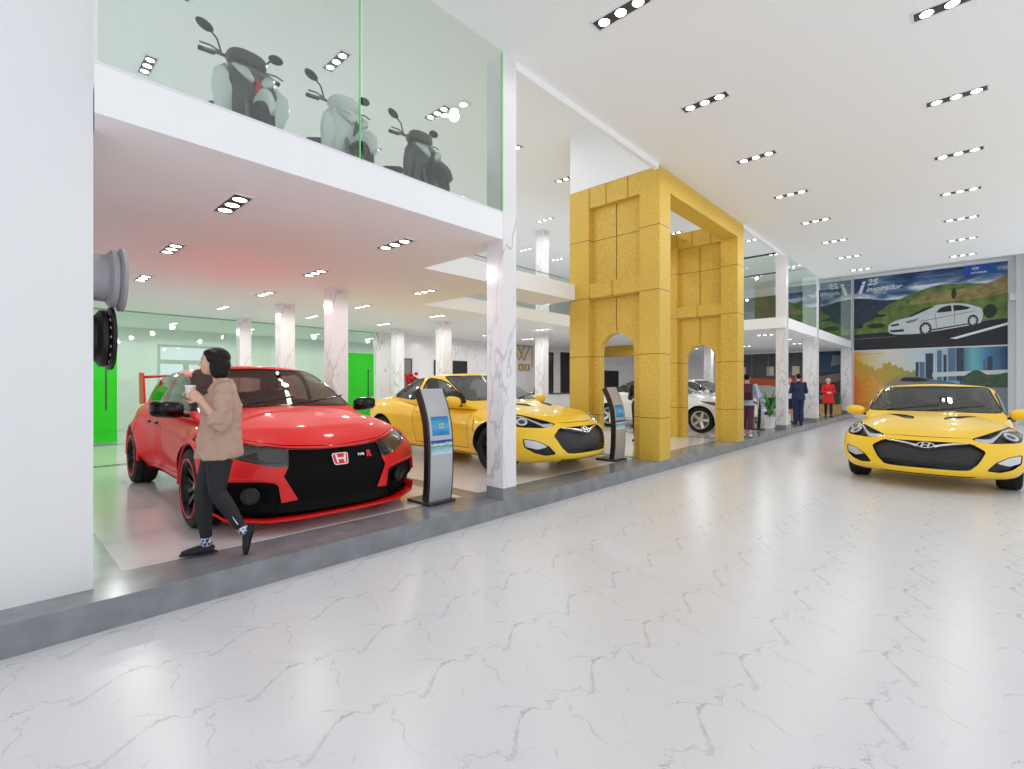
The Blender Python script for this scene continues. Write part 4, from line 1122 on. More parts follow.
# gold sign on the wall
t = thing('wall_sign', 'gold outline sign with zigzag lines and small letters on the far marble wall', 'sign', (-14.38, 16.0, 2.2))
b = nb()
def bar(b, p, q, r=.02): tube(b, [(.03, p[0], p[1]), (.03, q[0], q[1])], r, 6)
for p, q in (((-.75, .15), (-.75, 1.1)), ((.75, .15), (.75, 1.1)), ((-.75, 1.1), (.75, 1.1)), ((-.5, 1.1), (-.1, .45)), ((-.1, .45), (.25, 1.1)), ((-.2, 1.1), (.2, .45)), ((.2, .45), (.6, 1.1))): bar(b, p, q)
obj('zigzag_frame', fixn(b), mat('gold_metal', (200, 160, 60), .35, metal=.5), t)
b = nb()
for k, y in enumerate((-.6, -.38, -.1, .12, .3, .55)):
    box(b, 0, .04, y-.03, y+.03, 0, .3)
    if k in (0, 2, 4): box(b, 0, .04, y, y+.14, .24, .3); box(b, 0, .04, y, y+.14, .0, .05)
obj('letters', b, MATS['gold_metal'], t)
t = thing('reception_desk', 'white reception desk in front of the seated person, far inside', 'desk', (-12.5, 16.1, FL))
obj('counter', boxbm(-.3, .3, -1.3, 1.3, 0, 1.0), WHITE, t); obj('worktop', boxbm(-.34, .34, -1.34, 1.34, 1.0, 1.04), MATS['dark_grey'], t)
# ---------------------------------------------------------------- posters on the end wall
def ramp_mat(name, stops, axis='X', noise_amt=0., nscale=2., rough=.45):
    """printed artwork: colours laid along a generated axis with some cloudy variation"""
    m = mat(name, (200, 200, 200), rough); nt, N, L = nodes(m); b = N['Principled BSDF']
    tc = N.new('ShaderNodeTexCoord'); s = N.new('ShaderNodeSeparateXYZ'); L.new(tc.outputs['Generated'], s.inputs[0])
    src = s.outputs[axis]
    if noise_amt:
        n = N.new('ShaderNodeTexNoise'); n.inputs['Scale'].default_value = nscale; n.inputs['Detail'].default_value = 6; n.inputs['Distortion'].default_value = .4
        mp = N.new('ShaderNodeMapping'); mp.inputs['Scale'].default_value = (1.0, 1, 1.5); L.new(tc.outputs['Generated'], mp.inputs[0]); L.new(mp.outputs[0], n.inputs['Vector'])
        a = N.new('ShaderNodeMath'); a.operation = 'MULTIPLY_ADD'; a.inputs[1].default_value = noise_amt; L.new(n.outputs['Fac'], a.inputs[0])
        c = N.new('ShaderNodeMath'); c.operation = 'SUBTRACT'; c.inputs[1].default_value = noise_amt*.5; L.new(src, a.inputs[2]); L.new(a.outputs[0], c.inputs[0]); src = c.outputs[0]
    r = N.new('ShaderNodeValToRGB'); e = r.color_ramp.elements
    e[0].position = stops[0][0]; e[0].color = (*lin(stops[0][1]), 1); e[1].position = stops[-1][0]; e[1].color = (*lin(stops[-1][1]), 1)
    for p, c in stops[1:-1]: k = e.new(p); k.color = (*lin(c), 1)
    L.new(src, r.inputs['Fac']); L.new(r.outputs['Color'], b.inputs['Base Color'])
    return m
PW, PH = 5.24, 3.44
def art(nm, poly, m, par, lay):
    """one printed area of a poster; outline in poster units (0..1, 0..1)"""
    b = nb(); prism(b, [((x-.5)*PWc[0], y*PWc[1]) for x, y in poly], .002, Matrix.Translation((0, -.012-.002*lay, 0)) @ Matrix.Rotation(pi/2, 4, 'X'))
    return obj(nm, fixn(b), m, par)
def smooth_line(pts, n=8):
    xs = [p[0] for p in pts]; return [(x, interp(pts, x)) for x in [xs[0]+(xs[-1]-xs[0])*i/(n*len(pts)) for i in range(n*len(pts)+1)]]
PWc = [PW, PH]
P1 = thing('poster', 'wide car poster with blue sky, green hills and a silver sedan, on the end wall', 'poster', (-1.42, 28.695, 3.24))
obj('backing', boxbm(-PW/2, PW/2, -.012, -.0, 0, PH), BLACKM, P1)
art('sky', [(0, .45), (1, .45), (1, 1), (0, 1)], ramp_mat('poster_sky', [(0, (246, 248, 250)), (.46, (230, 236, 242)), (.56, (170, 186, 208)), (.68, (96, 124, 164)), (.80, (58, 86, 132)), (1, (34, 56, 100))], 'Z', 1.7, 3.4), P1, 1)
art('far_hills', smooth_line([(0, .73), (.1, .71), (.22, .67), (.34, .66), (.5, .62)])+[(.5, .3), (0, .3)], mat('poster_far_hill', (44, 58, 80), .5, var=.25, vscale=3), P1, 2)
art('green_hill', smooth_line([(.18, .52), (.3, .64), (.45, .74), (.62, .80), (.8, .77), (1.0, .74)])+[(1, .3), (.18, .3)], mat('poster_green', (98, 120, 66), .5, var=.5, vscale=3.5), P1, 3)
art('wheat_field', smooth_line([(.40, .62), (.55, .70), (.72, .72), (.88, .76), (1.0, .84)])+[(1, .4), (.40, .4)], mat('poster_wheat', (150, 134, 84), .5, var=.4, vscale=3), P1, 4)
art('meadow', smooth_line([(0, .30), (.12, .40), (.3, .55), (.5, .58), (.7, .57), (1, .62)])+[(1, .2), (0, .2)], mat('poster_meadow', (98, 122, 56), .5, var=.45, vscale=3), P1, 5)
for i, (x0, x1, y0, y1) in enumerate(((.0, .07, .30, .36), (.10, .23, .29, .36), (.12, .24, .44, .48), (.86, .94, .33, .50), (.67, .70, .6, .74))): art('bush', [((x0+x1)/2+(x1-x0)/2*cos(a), (y0+y1)/2+(y1-y0)/2*sin(a)) for a in [2*pi*k/16 for k in range(16)]], mat('poster_bush', (38, 52, 28), .6, var=.4, vscale=12), P1, 6)
art('road', [(0, 0), (1, 0), (1, .32), (.5, .24), (0, .22)], mat('poster_road', (26, 28, 36), .5, var=.2, vscale=3), P1, 7)
art('road_line', [(.66, .105), (.70, .095), (1.0, .235), (1.0, .265)], mat('poster_white', (232, 236, 240), .5), P1, 8)
art('road_line', [(0, .150), (.3, .165), (.3, .170), (0, .158)], mat('poster_grey', (120, 126, 136), .5), P1, 8)
body = [(.255, .22), (.25, .30), (.262, .34), (.30, .375), (.36, .40), (.42, .415), (.50, .50), (.58, .545), (.68, .55), (.76, .53), (.82, .485), (.85, .46), (.86, .40), (.855, .31), (.84, .27), (.60, .215), (.45, .185), (.30, .19)]
art('car_body', rr(body, 2, .2), mat('poster_silver', (206, 212, 218), .4), P1, 9)
art('car_glass', rr([(.375, .415), (.43, .425), (.535, .505), (.575, .53), (.50, .515), (.43, .455)], 2, .2), mat('poster_black', (24, 26, 32), .4), P1, 10)
art('car_glass', rr([(.57, .44), (.60, .50), (.65, .525), (.72, .52), (.79, .475), (.76, .455)], 2, .2), MATS['poster_black'], P1, 10)
art('car_shade', [(.26, .25), (.36, .26), (.36, .225), (.27, .225)], MATS['poster_black'], P1, 10)
art('car_lamp', rr([(.37, .36), (.44, .38), (.47, .40), (.44, .35), (.38, .33)], 2, .2), MATS['poster_grey'], P1, 10)
art('car_crease', [(.47, .34), (.82, .43), (.82, .436), (.47, .35)], MATS['poster_grey'], P1, 10)
for cx, cy, rx, ry in ((.505, .245, .040, .088), (.80, .31, .032, .076)):
    art('tyre', [(cx+rx*cos(a), cy+ry*sin(a)) for a in [2*pi*k/24 for k in range(24)]], MATS['poster_black'], P1, 11)
    art('rim', [(cx+(rx*.78 if k % 2 else rx*.5)*cos(2*pi*k/20), cy+(ry*.78 if k % 2 else ry*.5)*sin(2*pi*k/20)) for k in range(20)], MATS['poster_silver'], P1, 12)
art('door_line', [(.575, .25), (.565, .44), (.569, .44), (.579, .25)], MATS['poster_grey'], P1, 10); art('door_line', [(.685, .28), (.69, .46), (.694, .46), (.689, .28)], MATS['poster_grey'], P1, 10); art('window_post', [(.672, .45), (.668, .53), (.680, .53), (.684, .45)], MATS['poster_silver'], P1, 11); art('sill_shade', [(.54, .215), (.77, .268), (.77, .282), (.54, .235)], MATS['poster_black'], P1, 11); art('grille', rr([(.268, .325), (.325, .34), (.33, .315), (.275, .30)], 2, .2), MATS['poster_black'], P1, 10)
art('logo_field', [(.745, .875), (.94, .875), (.94, 1), (.745, 1)], mat('poster_blue', (28, 84, 170), .4), P1, 9)
def ptext(body, x, y, size, par, m, lay, bold=.0, shear=0., z=None):
    t = text_bm(body, size, .001, bold, shear); t.transform(Matrix.Translation(((x-.5)*PWc[0], -.012-.002*lay, y*PWc[1])) @ Matrix.Rotation(pi/2, 4, 'X')); return obj('lettering', t, m, par)
ptext('i', .045, .865, .85, P1, MATS['poster_white'], 10, .03, .3); ptext('25', .135, .93, .40, P1, MATS['poster_white'], 10, .012, .25); ptext('inspirador', .215, .835, .32, P1, MATS['poster_white'], 10, .006, .35)
ptext('HYUNDAI', .835, .90, .11, P1, MATS['poster_white'], 11, .002)
b = nb(); slanted_h(b, .12, .062, .002, Matrix.Translation((.315*PW, -.034, .955*PH)) @ Matrix.Rotation(pi/2, 4, 'X')); obj('logo', fixn(b), MATS['poster_white'], P1)
ptext('· · ·', .55, .035, .12, P1, MATS['poster_white'], 10)
PWc = [PW, 2.86]
P2 = thing('poster', 'orange and blue city poster below the sky poster, behind the right-hand yellow coupe', 'poster', (-1.42, 28.695, .32))
obj('backing', boxbm(-PW/2, PW/2, -.012, -.0, 0, 2.86), WHITE, P2)
art('sky', [(0, .3), (.72, .3), (.72, 1), (0, 1)], ramp_mat('poster_haze', [(0, (226, 158, 40)), (.14, (222, 200, 140)), (.35, (226, 222, 206)), (.7, (196, 212, 220)), (1, (120, 170, 200))], 'X', .25, 2.), P2, 1)
art('blue_panel', [(.72, .3), (1, .3), (1, 1), (.72, 1)], ramp_mat('poster_bluegreen', [(0, (28, 70, 110)), (.3, (110, 180, 190)), (.6, (70, 130, 170)), (1, (24, 50, 90))], 'X', .2, 2.), P2, 2)
art('tree_line', [(x, interp([(0, .86), (.08, .80), (.16, .70), (.26, .80), (.34, .70), (.44, .64)], x)+.02*sin(x*150)+.015*sin(x*61)) for x in [.44*i/90 for i in range(91)]]+[(.44, .3), (0, .3)], ramp_mat('poster_trees', [(0, (206, 150, 30)), (.5, (196, 168, 70)), (1, (150, 152, 90))], 'X', .6, 5.), P2, 3)
art('leaves', smooth_line([(0, .62), (.06, .50), (.12, .60), (.2, .44), (.3, .42)])+[(.3, 0), (0, 0)], ramp_mat('poster_leaves', [(0, (220, 110, 20)), (.5, (226, 160, 60)), (1, (210, 190, 150))], 'X', .8, 6.), P2, 4)
TW = mat('poster_tower', (84, 112, 142), .4, var=.2, vscale=6); TD = mat('poster_tower_dark', (44, 60, 82), .4, var=.2, vscale=6)
for i, (x0, x1, h) in enumerate(((.44, .46, .80), (.465, .50, .80), (.505, .555, .93), (.58, .61, .97), (.62, .64, .90), (.65, .695, 1.0), (.70, .745, 1.0), (.86, .88, .82), (.885, .915, .86))): art('tower', [(x0, .5), (x1, .5), (x1, h), (x0, h)], TW if i % 2 else TD, P2, 4)
art('bridge', [(.55, .56), (1, .60), (1, .66), (.55, .63)], mat('poster_pale', (206, 212, 206), .5), P2, 5)
art('green_bank', smooth_line([(.74, .56), (.82, .66), (.9, .58), (1, .62)])+[(1, .4), (.74, .4)], mat('poster_bank', (60, 84, 62), .5, var=.3, vscale=6), P2, 6)
art('ground', [(0, 0), (1, 0), (1, .42), (.5, .40), (0, .36)], ramp_mat('poster_ground', [(0, (214, 160, 90)), (.5, (190, 180, 168)), (1, (120, 130, 140))], 'X', .2, 3.), P2, 3)
cbod = [(.21, .24), (.20, .36), (.235, .46), (.30, .545), (.37, .575), (.46, .57), (.56, .52), (.68, .48), (.74, .42), (.75, .30), (.73, .22)]
art('car_body', rr(cbod, 2, .2), ramp_mat('poster_beige_car', [(0, (176, 150, 122)), (.5, (120, 122, 130)), (1, (70, 100, 150))], 'X', .1), P2, 7)
art('car_glass', rr([(.33, .50), (.36, .56), (.46, .555), (.55, .51), (.45, .485)], 2, .2), MATS['poster_black'], P2, 8)
for cx in (.31, .63): art('tyre', [(cx+.037*cos(a), .24+.09*sin(a)) for a in [2*pi*k/20 for k in range(20)]], MATS['poster_black'], P2, 8)
art('car_line', [(.56, .38), (.565, .48), (.57, .48), (.565, .38)], MATS['poster_grey'], P2, 9)
art('header_line', [(.03, .945), (.14, .95), (.14, .955), (.03, .95)], MATS['poster_grey'], P2, 5); art('header_line', [(.16, .95), (.22, .953), (.22, .958), (.16, .955)], MATS['poster_grey'], P2, 5)
# murals inside, on the same wall
def mural(nm, lb, x0, x1, z0, z1, m):
    t = thing(nm, lb, 'mural', ((x0+x1)/2, 28.695, z0)); obj('backing', boxbm(-(x1-x0)/2, (x1-x0)/2, -.01, 0, 0, z1-z0), m, t); return t
t = mural('mural', 'grey mural with an orange band and a silver car, beyond the gate', -10.6, -5.75, FL+.1, 3.25, mat('mural_grey', (78, 84, 84), .5, var=.3, vscale=1.5)); PWc = [4.85, 2.95]
art('orange_band', smooth_line([(0, .54), (.3, .56), (.7, .53), (1, .56)])+[(1, .33), (0, .33)], mat('mural_orange', (196, 84, 44), .5, var=.2, vscale=2), t, 1)
art('lower_field', [(0, 0), (1, 0), (1, .33), (0, .33)], mat('mural_green', (52, 74, 52), .5, var=.4, vscale=3), t, 1)
art('car_roof', rr([(.2, .30), (.3, .42), (.6, .42), (.75, .30), (.9, .2), (.1, .2)], 2, .2), mat('mural_silver', (190, 196, 186), .4), t, 2)
for x in (.26, .55, .80): art('sheet', [(x, .60), (x+.07, .60), (x+.07, .76), (x, .76)], mat('sheet_cream', (216, 208, 184), .6), t, 2)
for i in range(6): art('window_bar', [(.05+.17*i, .58), (.058+.17*i, .58), (.058+.17*i, .99), (.05+.17*i, .99)], MATS['poster_grey'], t, 2)
t = mural('mural', 'dark blue mural of a black car behind the woman in the red coat', -5.7, -4.6, FL+.35, 3.25, mat('mural_navy', (14, 30, 44), .4, var=.2, vscale=2)); PWc = [1.1, 2.7]
art('blue_field', [(0, .62), (1, .62), (1, 1), (0, 1)], mat('mural_teal', (16, 62, 92), .4, var=.3, vscale=2), t, 1)
art('white_patch', [(.62, .72), (1, .75), (1, .92), (.70, .92)], MATS['poster_grey'], t, 2)
art('car_hood', rr([(0, .52), (.5, .56), (1, .60), (1, .45), (.4, .40), (0, .42)], 2, .2), mat('mural_bronze', (120, 96, 88), .3), t, 2)
art('car_side', rr([(0, .36), (1, .42), (1, .20), (0, .16)], 2, .2), mat('mural_plum', (40, 24, 34), .3), t, 2)
t = mural('mural', 'dark teal wall of the upper room beyond the gate', -13.5, -4.55, 4.0, 6.35, mat('mural_teal_dark', (38, 72, 66), .4, var=.4, vscale=1.)); PWc = [9.3, 2.35]
art('hills', smooth_line([(0, .5), (.3, .62), (.6, .5), (.8, .7), (1, .55)])+[(1, 0), (0, 0)], mat('mural_hill', (62, 84, 50), .5, var=.4, vscale=2), t, 1)
art('pale_door', [(.39, .2), (.47, .2), (.47, .85), (.39, .85)], mat('pale_blue', (176, 210, 222), .4), t, 2)
# ---------------------------------------------------------------- curved touch-screen kiosks
def make_kiosk(label, loc, rz=0., group=None):
    t = thing('information_kiosk', label, 'kiosk', loc, rz, group)
    path = [(.00, .035), (.03, .30), (.035, .60), (.01, .90), (-.055, 1.12), (-.16, 1.33)]
    pts = [Vector((interp([(z, x) for x, z in path], z), 0, z)) for z in [.035+1.30*i/24 for i in range(25)]]
    def sheet(x0, x1, y0, y1, off, th, a=0, b_=24):
        b = nb(); rows = []
        for i in range(a, b_+1):
            p = pts[i]; d = (pts[min(i+1, 24)]-pts[max(i-1, 0)]).normalized(); n = Vector((d.z, 0, -d.x))
            o = p+n*off; q = p+n*(off-th)
            rows.append([b.verts.new((o.x, y0, o.z)), b.verts.new((o.x, y1, o.z)), b.verts.new((q.x, y1, q.z)), b.verts.new((q.x, y0, q.z))])
        for r, s in zip(rows, rows[1:]):
            for k in range(4): b.faces.new((r[k], r[(k+1) % 4], s[(k+1) % 4], s[k]))
        b.faces.new(rows[0][::-1]); b.faces.new(rows[-1]); return fixn(b)
    obj('housing', sheet(0, 0, -.185, .185, 0, .085), mat('kiosk_frame', (34, 30, 30), .35), t, True, 30)
    obj('front_panel', sheet(0, 0, -.155, .165, .004, .02), mat('kiosk_silver', (188, 190, 194), .35, metal=.35), t, True, 30)
    s = obj('upper_screen', sheet(0, 0, -.12, .13, .008, .01, 14, 18), ramp_mat('screen_blue', [(0, (20, 120, 200)), (.5, (70, 180, 225)), (1, (30, 110, 190))], 'Z', .6, 3.), t, True, 30)
    b = nb()
    for k, (dy, dz) in enumerate(((-.022, .018), (.018, .022), (-.022, -.018), (.018, -.015))): ell(b, (pts[16].x+.012, dy+.01, pts[16].z+dz), (.004, .016, .013), 8)
    obj('window_icon', b, mat('icon_yellow', (232, 214, 90), .4), s)
    s = obj('lower_screen', sheet(0, 0, -.15, .16, .008, .01, 10, 13), ramp_mat('screen_scene', [(0, (210, 226, 236)), (.35, (150, 200, 226)), (.6, (96, 160, 90)), (.72, (226, 236, 244)), (.82, (34, 70, 170)), (1, (30, 60, 160))], 'Z', .35, 5.), t, True, 30)
    b = nb(); box(b, -.36, .06, -.20, .20, 0, .035, .008); obj('base_plate', b, mat('kiosk_base', (48, 42, 40), .3), t, False)
    return t
kp = make_kiosk('silver and black touch-screen kiosk standing between the red car and the first marble column', (-4.53, 3.62, FL+.003), 0, None)
dup(kp, (-4.66, 7.86, FL+.003), 0, 'touch-screen kiosk beside the nose of the front yellow coupe, left of the gate')
dup(kp, (-4.62, 16.15, FL+.003), 0, 'far touch-screen kiosk just beyond the gate, beside the white car')
# ---------------------------------------------------------------- two wheel rims on a stand at the left
def rim_display(lb, loc, m, holes, nm='wheel_rim'):
    t = thing(nm, lb, 'wheel rim', loc)
    M = Matrix.Rotation(-pi/2, 4, 'X')
    b = nb(); R_ = .25
    lathe(b, [(R_*.86, -.30), (R_*.98, -.31), (R_*.99, -.28), (R_*.84, -.24), (R_*.78, -.10), (R_*.80, .02), (R_*.98, .05), (R_*.99, .085), (R_*.93, .095), (R_*1.09, .115), (R_*1.09, .14), (R_*.97, .13), (R_*.92, .09), (R_*.74, .0), (R_*.74, -.12), (R_*.80, -.25)], 48, M, close=True)
    obj('barrel', fixn(b), m, t, True, 18)
    b = nb(); lathe(b, [(0, .02), (.07, .02), (.075, -.03), (0, -.03)], 24, M)
    for k in range(10):
        a = 2*pi*k/10; tube(b, [M @ Vector((.05*cos(a), .05*sin(a), .0)), M @ Vector((R_*.80*cos(a), R_*.80*sin(a), .05))], [(.022, .012), (.016, .012)], 6)
    obj('spokes', fixn(b), m, t)
    b = nb()
    for k in range(20):
        a = 2*pi*k/20; box(b, -.012, .012, -.010, .010, 0, .006, 0, M @ Matrix.Rotation(a, 4, 'Z') @ Matrix.Translation((R_*.985, 0, .115 if not holes else .10)) @ (Matrix.Rotation(.5, 4, 'Y')))
    obj('rivets', b, mat('rivet_pink', (206, 190, 196), .4), t)
    return t
rim_display('large pale grey wheel rim sticking out from behind the left wall, above the black one', (-5.42, .68, 2.50), mat('rim_pale', (176, 176, 184), .5), False)
rim_display('black wheel rim with bright studs below the grey rim at the left wall', (-5.52, .62, 1.99), mat('rim_ebony', (20, 20, 22), .45), True)
t = thing('display_stand', 'steel stand carrying the two wheel rims behind the left wall', 'stand', (-5.47, .10, FL))
b = nb(); lathe(b, [(0, 0), (.25, 0), (.25, .02), (.03, .04), (.03, 2.5), (0, 2.5)], 24); obj('pole', fixn(b), MATS['steel'], t, True, 40)
b = nb(); tube(b, [(0, 0, 2.26), (.05, .60, 2.26)], .03, 10); tube(b, [(0, 0, 1.78), (-.05, .52, 1.78)], .03, 10); obj('arms', fixn(b), MATS['steel'], t)
# ---------------------------------------------------------------- plants and low planters beyond the gate
def plant(lb, loc, h=1.2, n=14, seed=1, planter=True):
    t = thing('potted_plant', lb, 'plant', loc); rnd = random.Random(seed)
    b = nb(); lathe(b, [(.13, 0), (.17, .30), (.18, .32), (.15, .32), (.14, .28), (0, .28)], 20); obj('pot', fixn(b), WHITE, t, True, 40)
    b = nb()
    for k in range(n):
        a = rnd.uniform(0, 2*pi); L_ = h*rnd.uniform(.55, .9); sp = rnd.uniform(.15, .5)
        p = [Vector((cos(a)*sp*s**1.6, sin(a)*sp*s**1.6, .28+L_*s-.25*sp*s*s)) for s in [i/6 for i in range(7)]]
        side = Vector((-sin(a), cos(a), 0)); ws = [.012, .035, .055, .06, .05, .03, .002]
        L1 = [b.verts.new(q+side*w) for q, w in zip(p, ws)]; M1 = [b.verts.new(q+Vector((0, 0, -.012))) for q in p]; R1 = [b.verts.new(q-side*w) for q, w in zip(p, ws)]
        for i in range(6): b.faces.new((L1[i], M1[i], M1[i+1], L1[i+1])); b.faces.new((M1[i], R1[i], R1[i+1], M1[i+1]))
    obj('leaves', b, mat('leaf_green', (74, 140, 50), .45, var=.3, vscale=9), t, True)
    return t
plant('leafy green plant between the far kiosk and the first column beyond the gate', (-4.78, 17.6, FL), 1.15, 16, 2)
plant('green plant behind the man in the navy suit', (-4.95, 20.3, FL), 1.35, 14, 5)
def planter(lb, loc, w, d, h):
    t = thing('floor_planter', lb, 'planter', loc)
    obj('box', boxbm(-w/2, w/2, -d/2, d/2, 0, h, .01), mat('planter_wood', (190, 156, 84), .5, var=.15, vscale=6), t)
    obj('panel', boxbm(-w/2+.04, w/2-.04, -d/2-.012, d/2+.012, h, h+.55), mat('panel_darkgreen', (42, 58, 40), .5, var=.3, vscale=7), t)
    b = nb(); rnd = random.Random(int(loc[1]*10))
    for k in range(7): tube(b, [(rnd.uniform(-w*.4, w*.4), -d/2-.02, h+.1+rnd.uniform(0, .15)), (rnd.uniform(-w*.4, w*.4), -d/2-.02, h+.25+rnd.uniform(0, .25))], .02, 6)
    obj('yellow_strokes', fixn(b), mat('stroke_yellow', (216, 196, 40), .5), t)
planter('wooden low box with a dark green panel beside the far kiosk', (-5.35, 16.3, FL), .9, .3, .38)
planter('wooden low box with a dark panel behind the woman in the red coat', (-4.95, 27.6, FL), 1.1, .3, .45)
# ---------------------------------------------------------------- scooters on the upper floor
def make_scooter(label, loc, rz, main, side_m, accent, group=None):
    t = thing('scooter', label, 'scooter', loc, rz, group)
    blk, drk = MATS['gloss_black'], MATS['dark_trim']
    for nm, x in (('front_wheel', .62), ('rear_wheel', -.62)):
        M = Matrix.Translation((x, 0, .27)) @ Matrix.Rotation(pi/2, 4, 'X')
        b = nb(); lathe(b, [(.20, -.04), (.23, -.05), (.262, -.035), (.272, 0), (.262, .035), (.23, .05), (.20, .04), (.195, 0)], 40, M, close=True); w = obj(nm, fixn(b), MATS['rubber'], t, True, 50)
        b = nb(); lathe(b, [(.17, -.03), (.2, -.035), (.2, .035), (.17, .03)], 32, M, close=True); lathe(b, [(0, -.05), (.04, -.05), (.04, .05), (0, .05)], 16, M)
        for k in range(5):
            a = 2*pi*k/5; tube(b, [M @ Vector((.03*cos(a), .03*sin(a), 0)), M @ Vector((.18*cos(a+.2), .18*sin(a+.2), 0))], [(.018, .014), (.012, .01)], 6)
        obj('rim', fixn(b), MATS['rim_dark'], w)
    # fork and front mudguard
    b = nb()
    for s in (-1, 1): tube(b, [(.62, s*.075, .27), (.52, s*.075, .62)], .022, 10)
    obj('fork', fixn(b), MATS['steel'], t, True, 50)
    b = nb(); pts = [Vector((.62+.31*cos(a), 0, .27+.31*sin(a))) for a in [.25+2.2*k/12 for k in range(13)]]
    tube(b, pts, [(.075-.02*abs(k-6)/6, .016) for k in range(13)], 12, up=(0, 1, 0)); obj('front_mudguard', fixn(b), side_m, t, True)
    # leg shield and nose: loft upwards, widest at the shoulders
    def loft(prof, n=24, q=2.6):
        b = nb(); rings = []
        for (cx, z, rx, ry, sk) in prof:
            ring = []
            for k in range(n):
                a = 2*pi*k/n; c, s = cos(a), sin(a); m = (abs(c)**q+abs(s)**q)**(-1/q)
                ring.append(b.verts.new((cx+c*m*rx, s*m*ry, z+sk*c*m*rx)))
            rings.append(ring)
        for p, r in zip(rings, rings[1:]):
            for k in range(n): b.faces.new((p[k], p[(k+1) % n], r[(k+1) % n], r[k]))
        b.faces.new(rings[0][::-1]); b.faces.new(rings[-1]); return fixn(b)
    nose = loft([(.34, .28, .05, .13, 0), (.38, .42, .09, .19, 0), (.43, .56, .12, .225, .1), (.45, .70, .15, .235, .1), (.43, .80, .15, .225, .25), (.38, .88, .12, .19, .4), (.34, .94, .07, .12, .4)])
    obj('front_shield', nose, main, t, True)
    for s in (-1, 1):
        b = nb(); P_ = [Vector(p) for p in ((.38, s*.16, .30), (.44, s*.225, .46), (.50, s*.255, .62), (.50, s*.25, .74), (.42, s*.20, .88))]
        tube(b, P_, [(.02, .03), (.035, .08), (.04, .10), (.034, .085), (.01, .02)], 10, up=(0, 1, 0)); obj('side_fairing', fixn(b), side_m, t, True)
    b = nb(); tube(b, [(.57, 0, .58), (.60, 0, .66), (.585, 0, .76)], [(.05, .012), (.075, .02), (.04, .012)], 10, up=(0, 1, 0)); obj('nose_stripe', fixn(b), accent, t, True)
    # head lamp pod with handlebar fairing
    pod = loft([(.36, .93, .06, .10, .3), (.38, .98, .11, .17, .3), (.36, 1.03, .12, .18, .35), (.31, 1.075, .09, .14, .4), (.27, 1.10, .04, .07, .4)])
    obj('handlebar_cover', pod, main, t, True)
    for s in (-1, 1):
        b = nb(); tube(b, [(.605, s*.035, .72), (.60, s*.11, .79), (.53, s*.18, .86)], [(.02, .025), (.03, .05), (.01, .02)], 10, up=(0, 0, 1)); obj('headlight', fixn(b), MATS['lamp_silver'], t, True)
        b = nb(); tube(b, [(.30, s*.12, 1.03), (.28, s*.22, 1.04), (.25, s*.34, 1.03)], .016, 8); hb = obj('handlebar', fixn(b), MATS['steel'], t, True)
        b = nb(); tube(b, [(.262, s*.24, 1.035), (.24, s*.37, 1.03)], .021, 10); obj('grip', fixn(b), drk, hb, True, 50)
        b = nb(); tube(b, [(.31, s*.20, 1.04), (.33, s*.30, 1.045), (.30, s*.38, 1.05)], .008, 6); obj('brake_lever', fixn(b), MATS['steel'], hb)
        b = nb(); tube(b, [(.29, s*.19, 1.04), (.29, s*.23, 1.16), (.27, s*.28, 1.22)], .008, 8); mr = obj('mirror_stem', fixn(b), drk, t, True)
        b = nb(); ell(b, (.265, s*.325, 1.25), (.022, .078, .048), 16, Matrix.Rotation(s*.25, 3, 'X').to_4x4()); obj('mirror', b, drk, mr, True)
        b = nb(); ell(b, (.246, s*.325, 1.25), (.006, .068, .040), 16, Matrix.Rotation(s*.25, 3, 'X').to_4x4()); obj('mirror_glass', b, MATS['mirror'], mr, True)
    # floorboard, seat and tail
    b = nb(); box(b, -.10, .36, -.16, .16, .28, .36, .03); obj('footboard', b, drk, t, True, 50)
    b = nb(); tube(b, [(-.02, 0, .42), (-.12, 0, .58), (-.40, 0, .62), (-.70, 0, .66), (-.92, 0, .74)], [(.14, .12), (.15, .15), (.165, .16), (.13, .11), (.05, .04)], 20, up=(0, 0, 1)); obj('rear_body', fixn(b), main, t, True)
    b = nb(); tube(b, [(-.02, 0, .76), (-.20, 0, .79), (-.45, 0, .80), (-.78, 0, .86)], [(.07, .03), (.14, .045), (.15, .05), (.09, .03)], 16, up=(0, 0, 1)); obj('seat', fixn(b), drk, t, True)
    b = nb(); tube(b, [(-.70, .14, .84), (-.92, .10, .90), (-.96, 0, .91), (-.92, -.10, .90), (-.70, -.14, .84)], .014, 8); obj('grab_rail', fixn(b), MATS['steel'], t, True)
    b = nb(); tube(b, [(-.94, -.07, .78), (-.97, 0, .79), (-.94, .07, .78)], [(.02, .03)]*3, 8); obj('tail_light', fixn(b), MATS['red_lamp'], t, True)
    b = nb(); tube(b, [(-.20, -.17, .30), (-.55, -.19, .34), (-.88, -.19, .44)], [(.035, .035), (.06, .06), (.05, .05)], 14); obj('exhaust', fixn(b), drk, t, True, 60)
    b = nb(); box(b, -.62, -.15, .06, .15, .22, .42, .03); obj('engine', b, MATS['steel'], t, True, 50)
    b = nb(); tube(b, [(-.10, .08, .26), (-.16, .22, .02)], .012, 8); tube(b, [(-.16, .22, .012), (-.26, .23, .012)], .012, 8); obj('side_stand', fixn(b), MATS['steel'], t)
    return t
S_DK = mat('scooter_dark', (44, 46, 48), .3, coat=.5); S_WH = mat('scooter_white', (226, 228, 230), .3, coat=.5); S_RD = mat('scooter_red', (205, 40, 56), .35)
make_scooter('dark scooter with white side panels and red flashes behind the upper glass, leftmost', (-5.42, 1.68, 3.65), .06, S_DK, S_WH, S_RD)
make_scooter('white scooter on the upper floor, the middle one of the row', (-5.42, 2.68, 3.65), .06, S_WH, S_WH, S_DK)
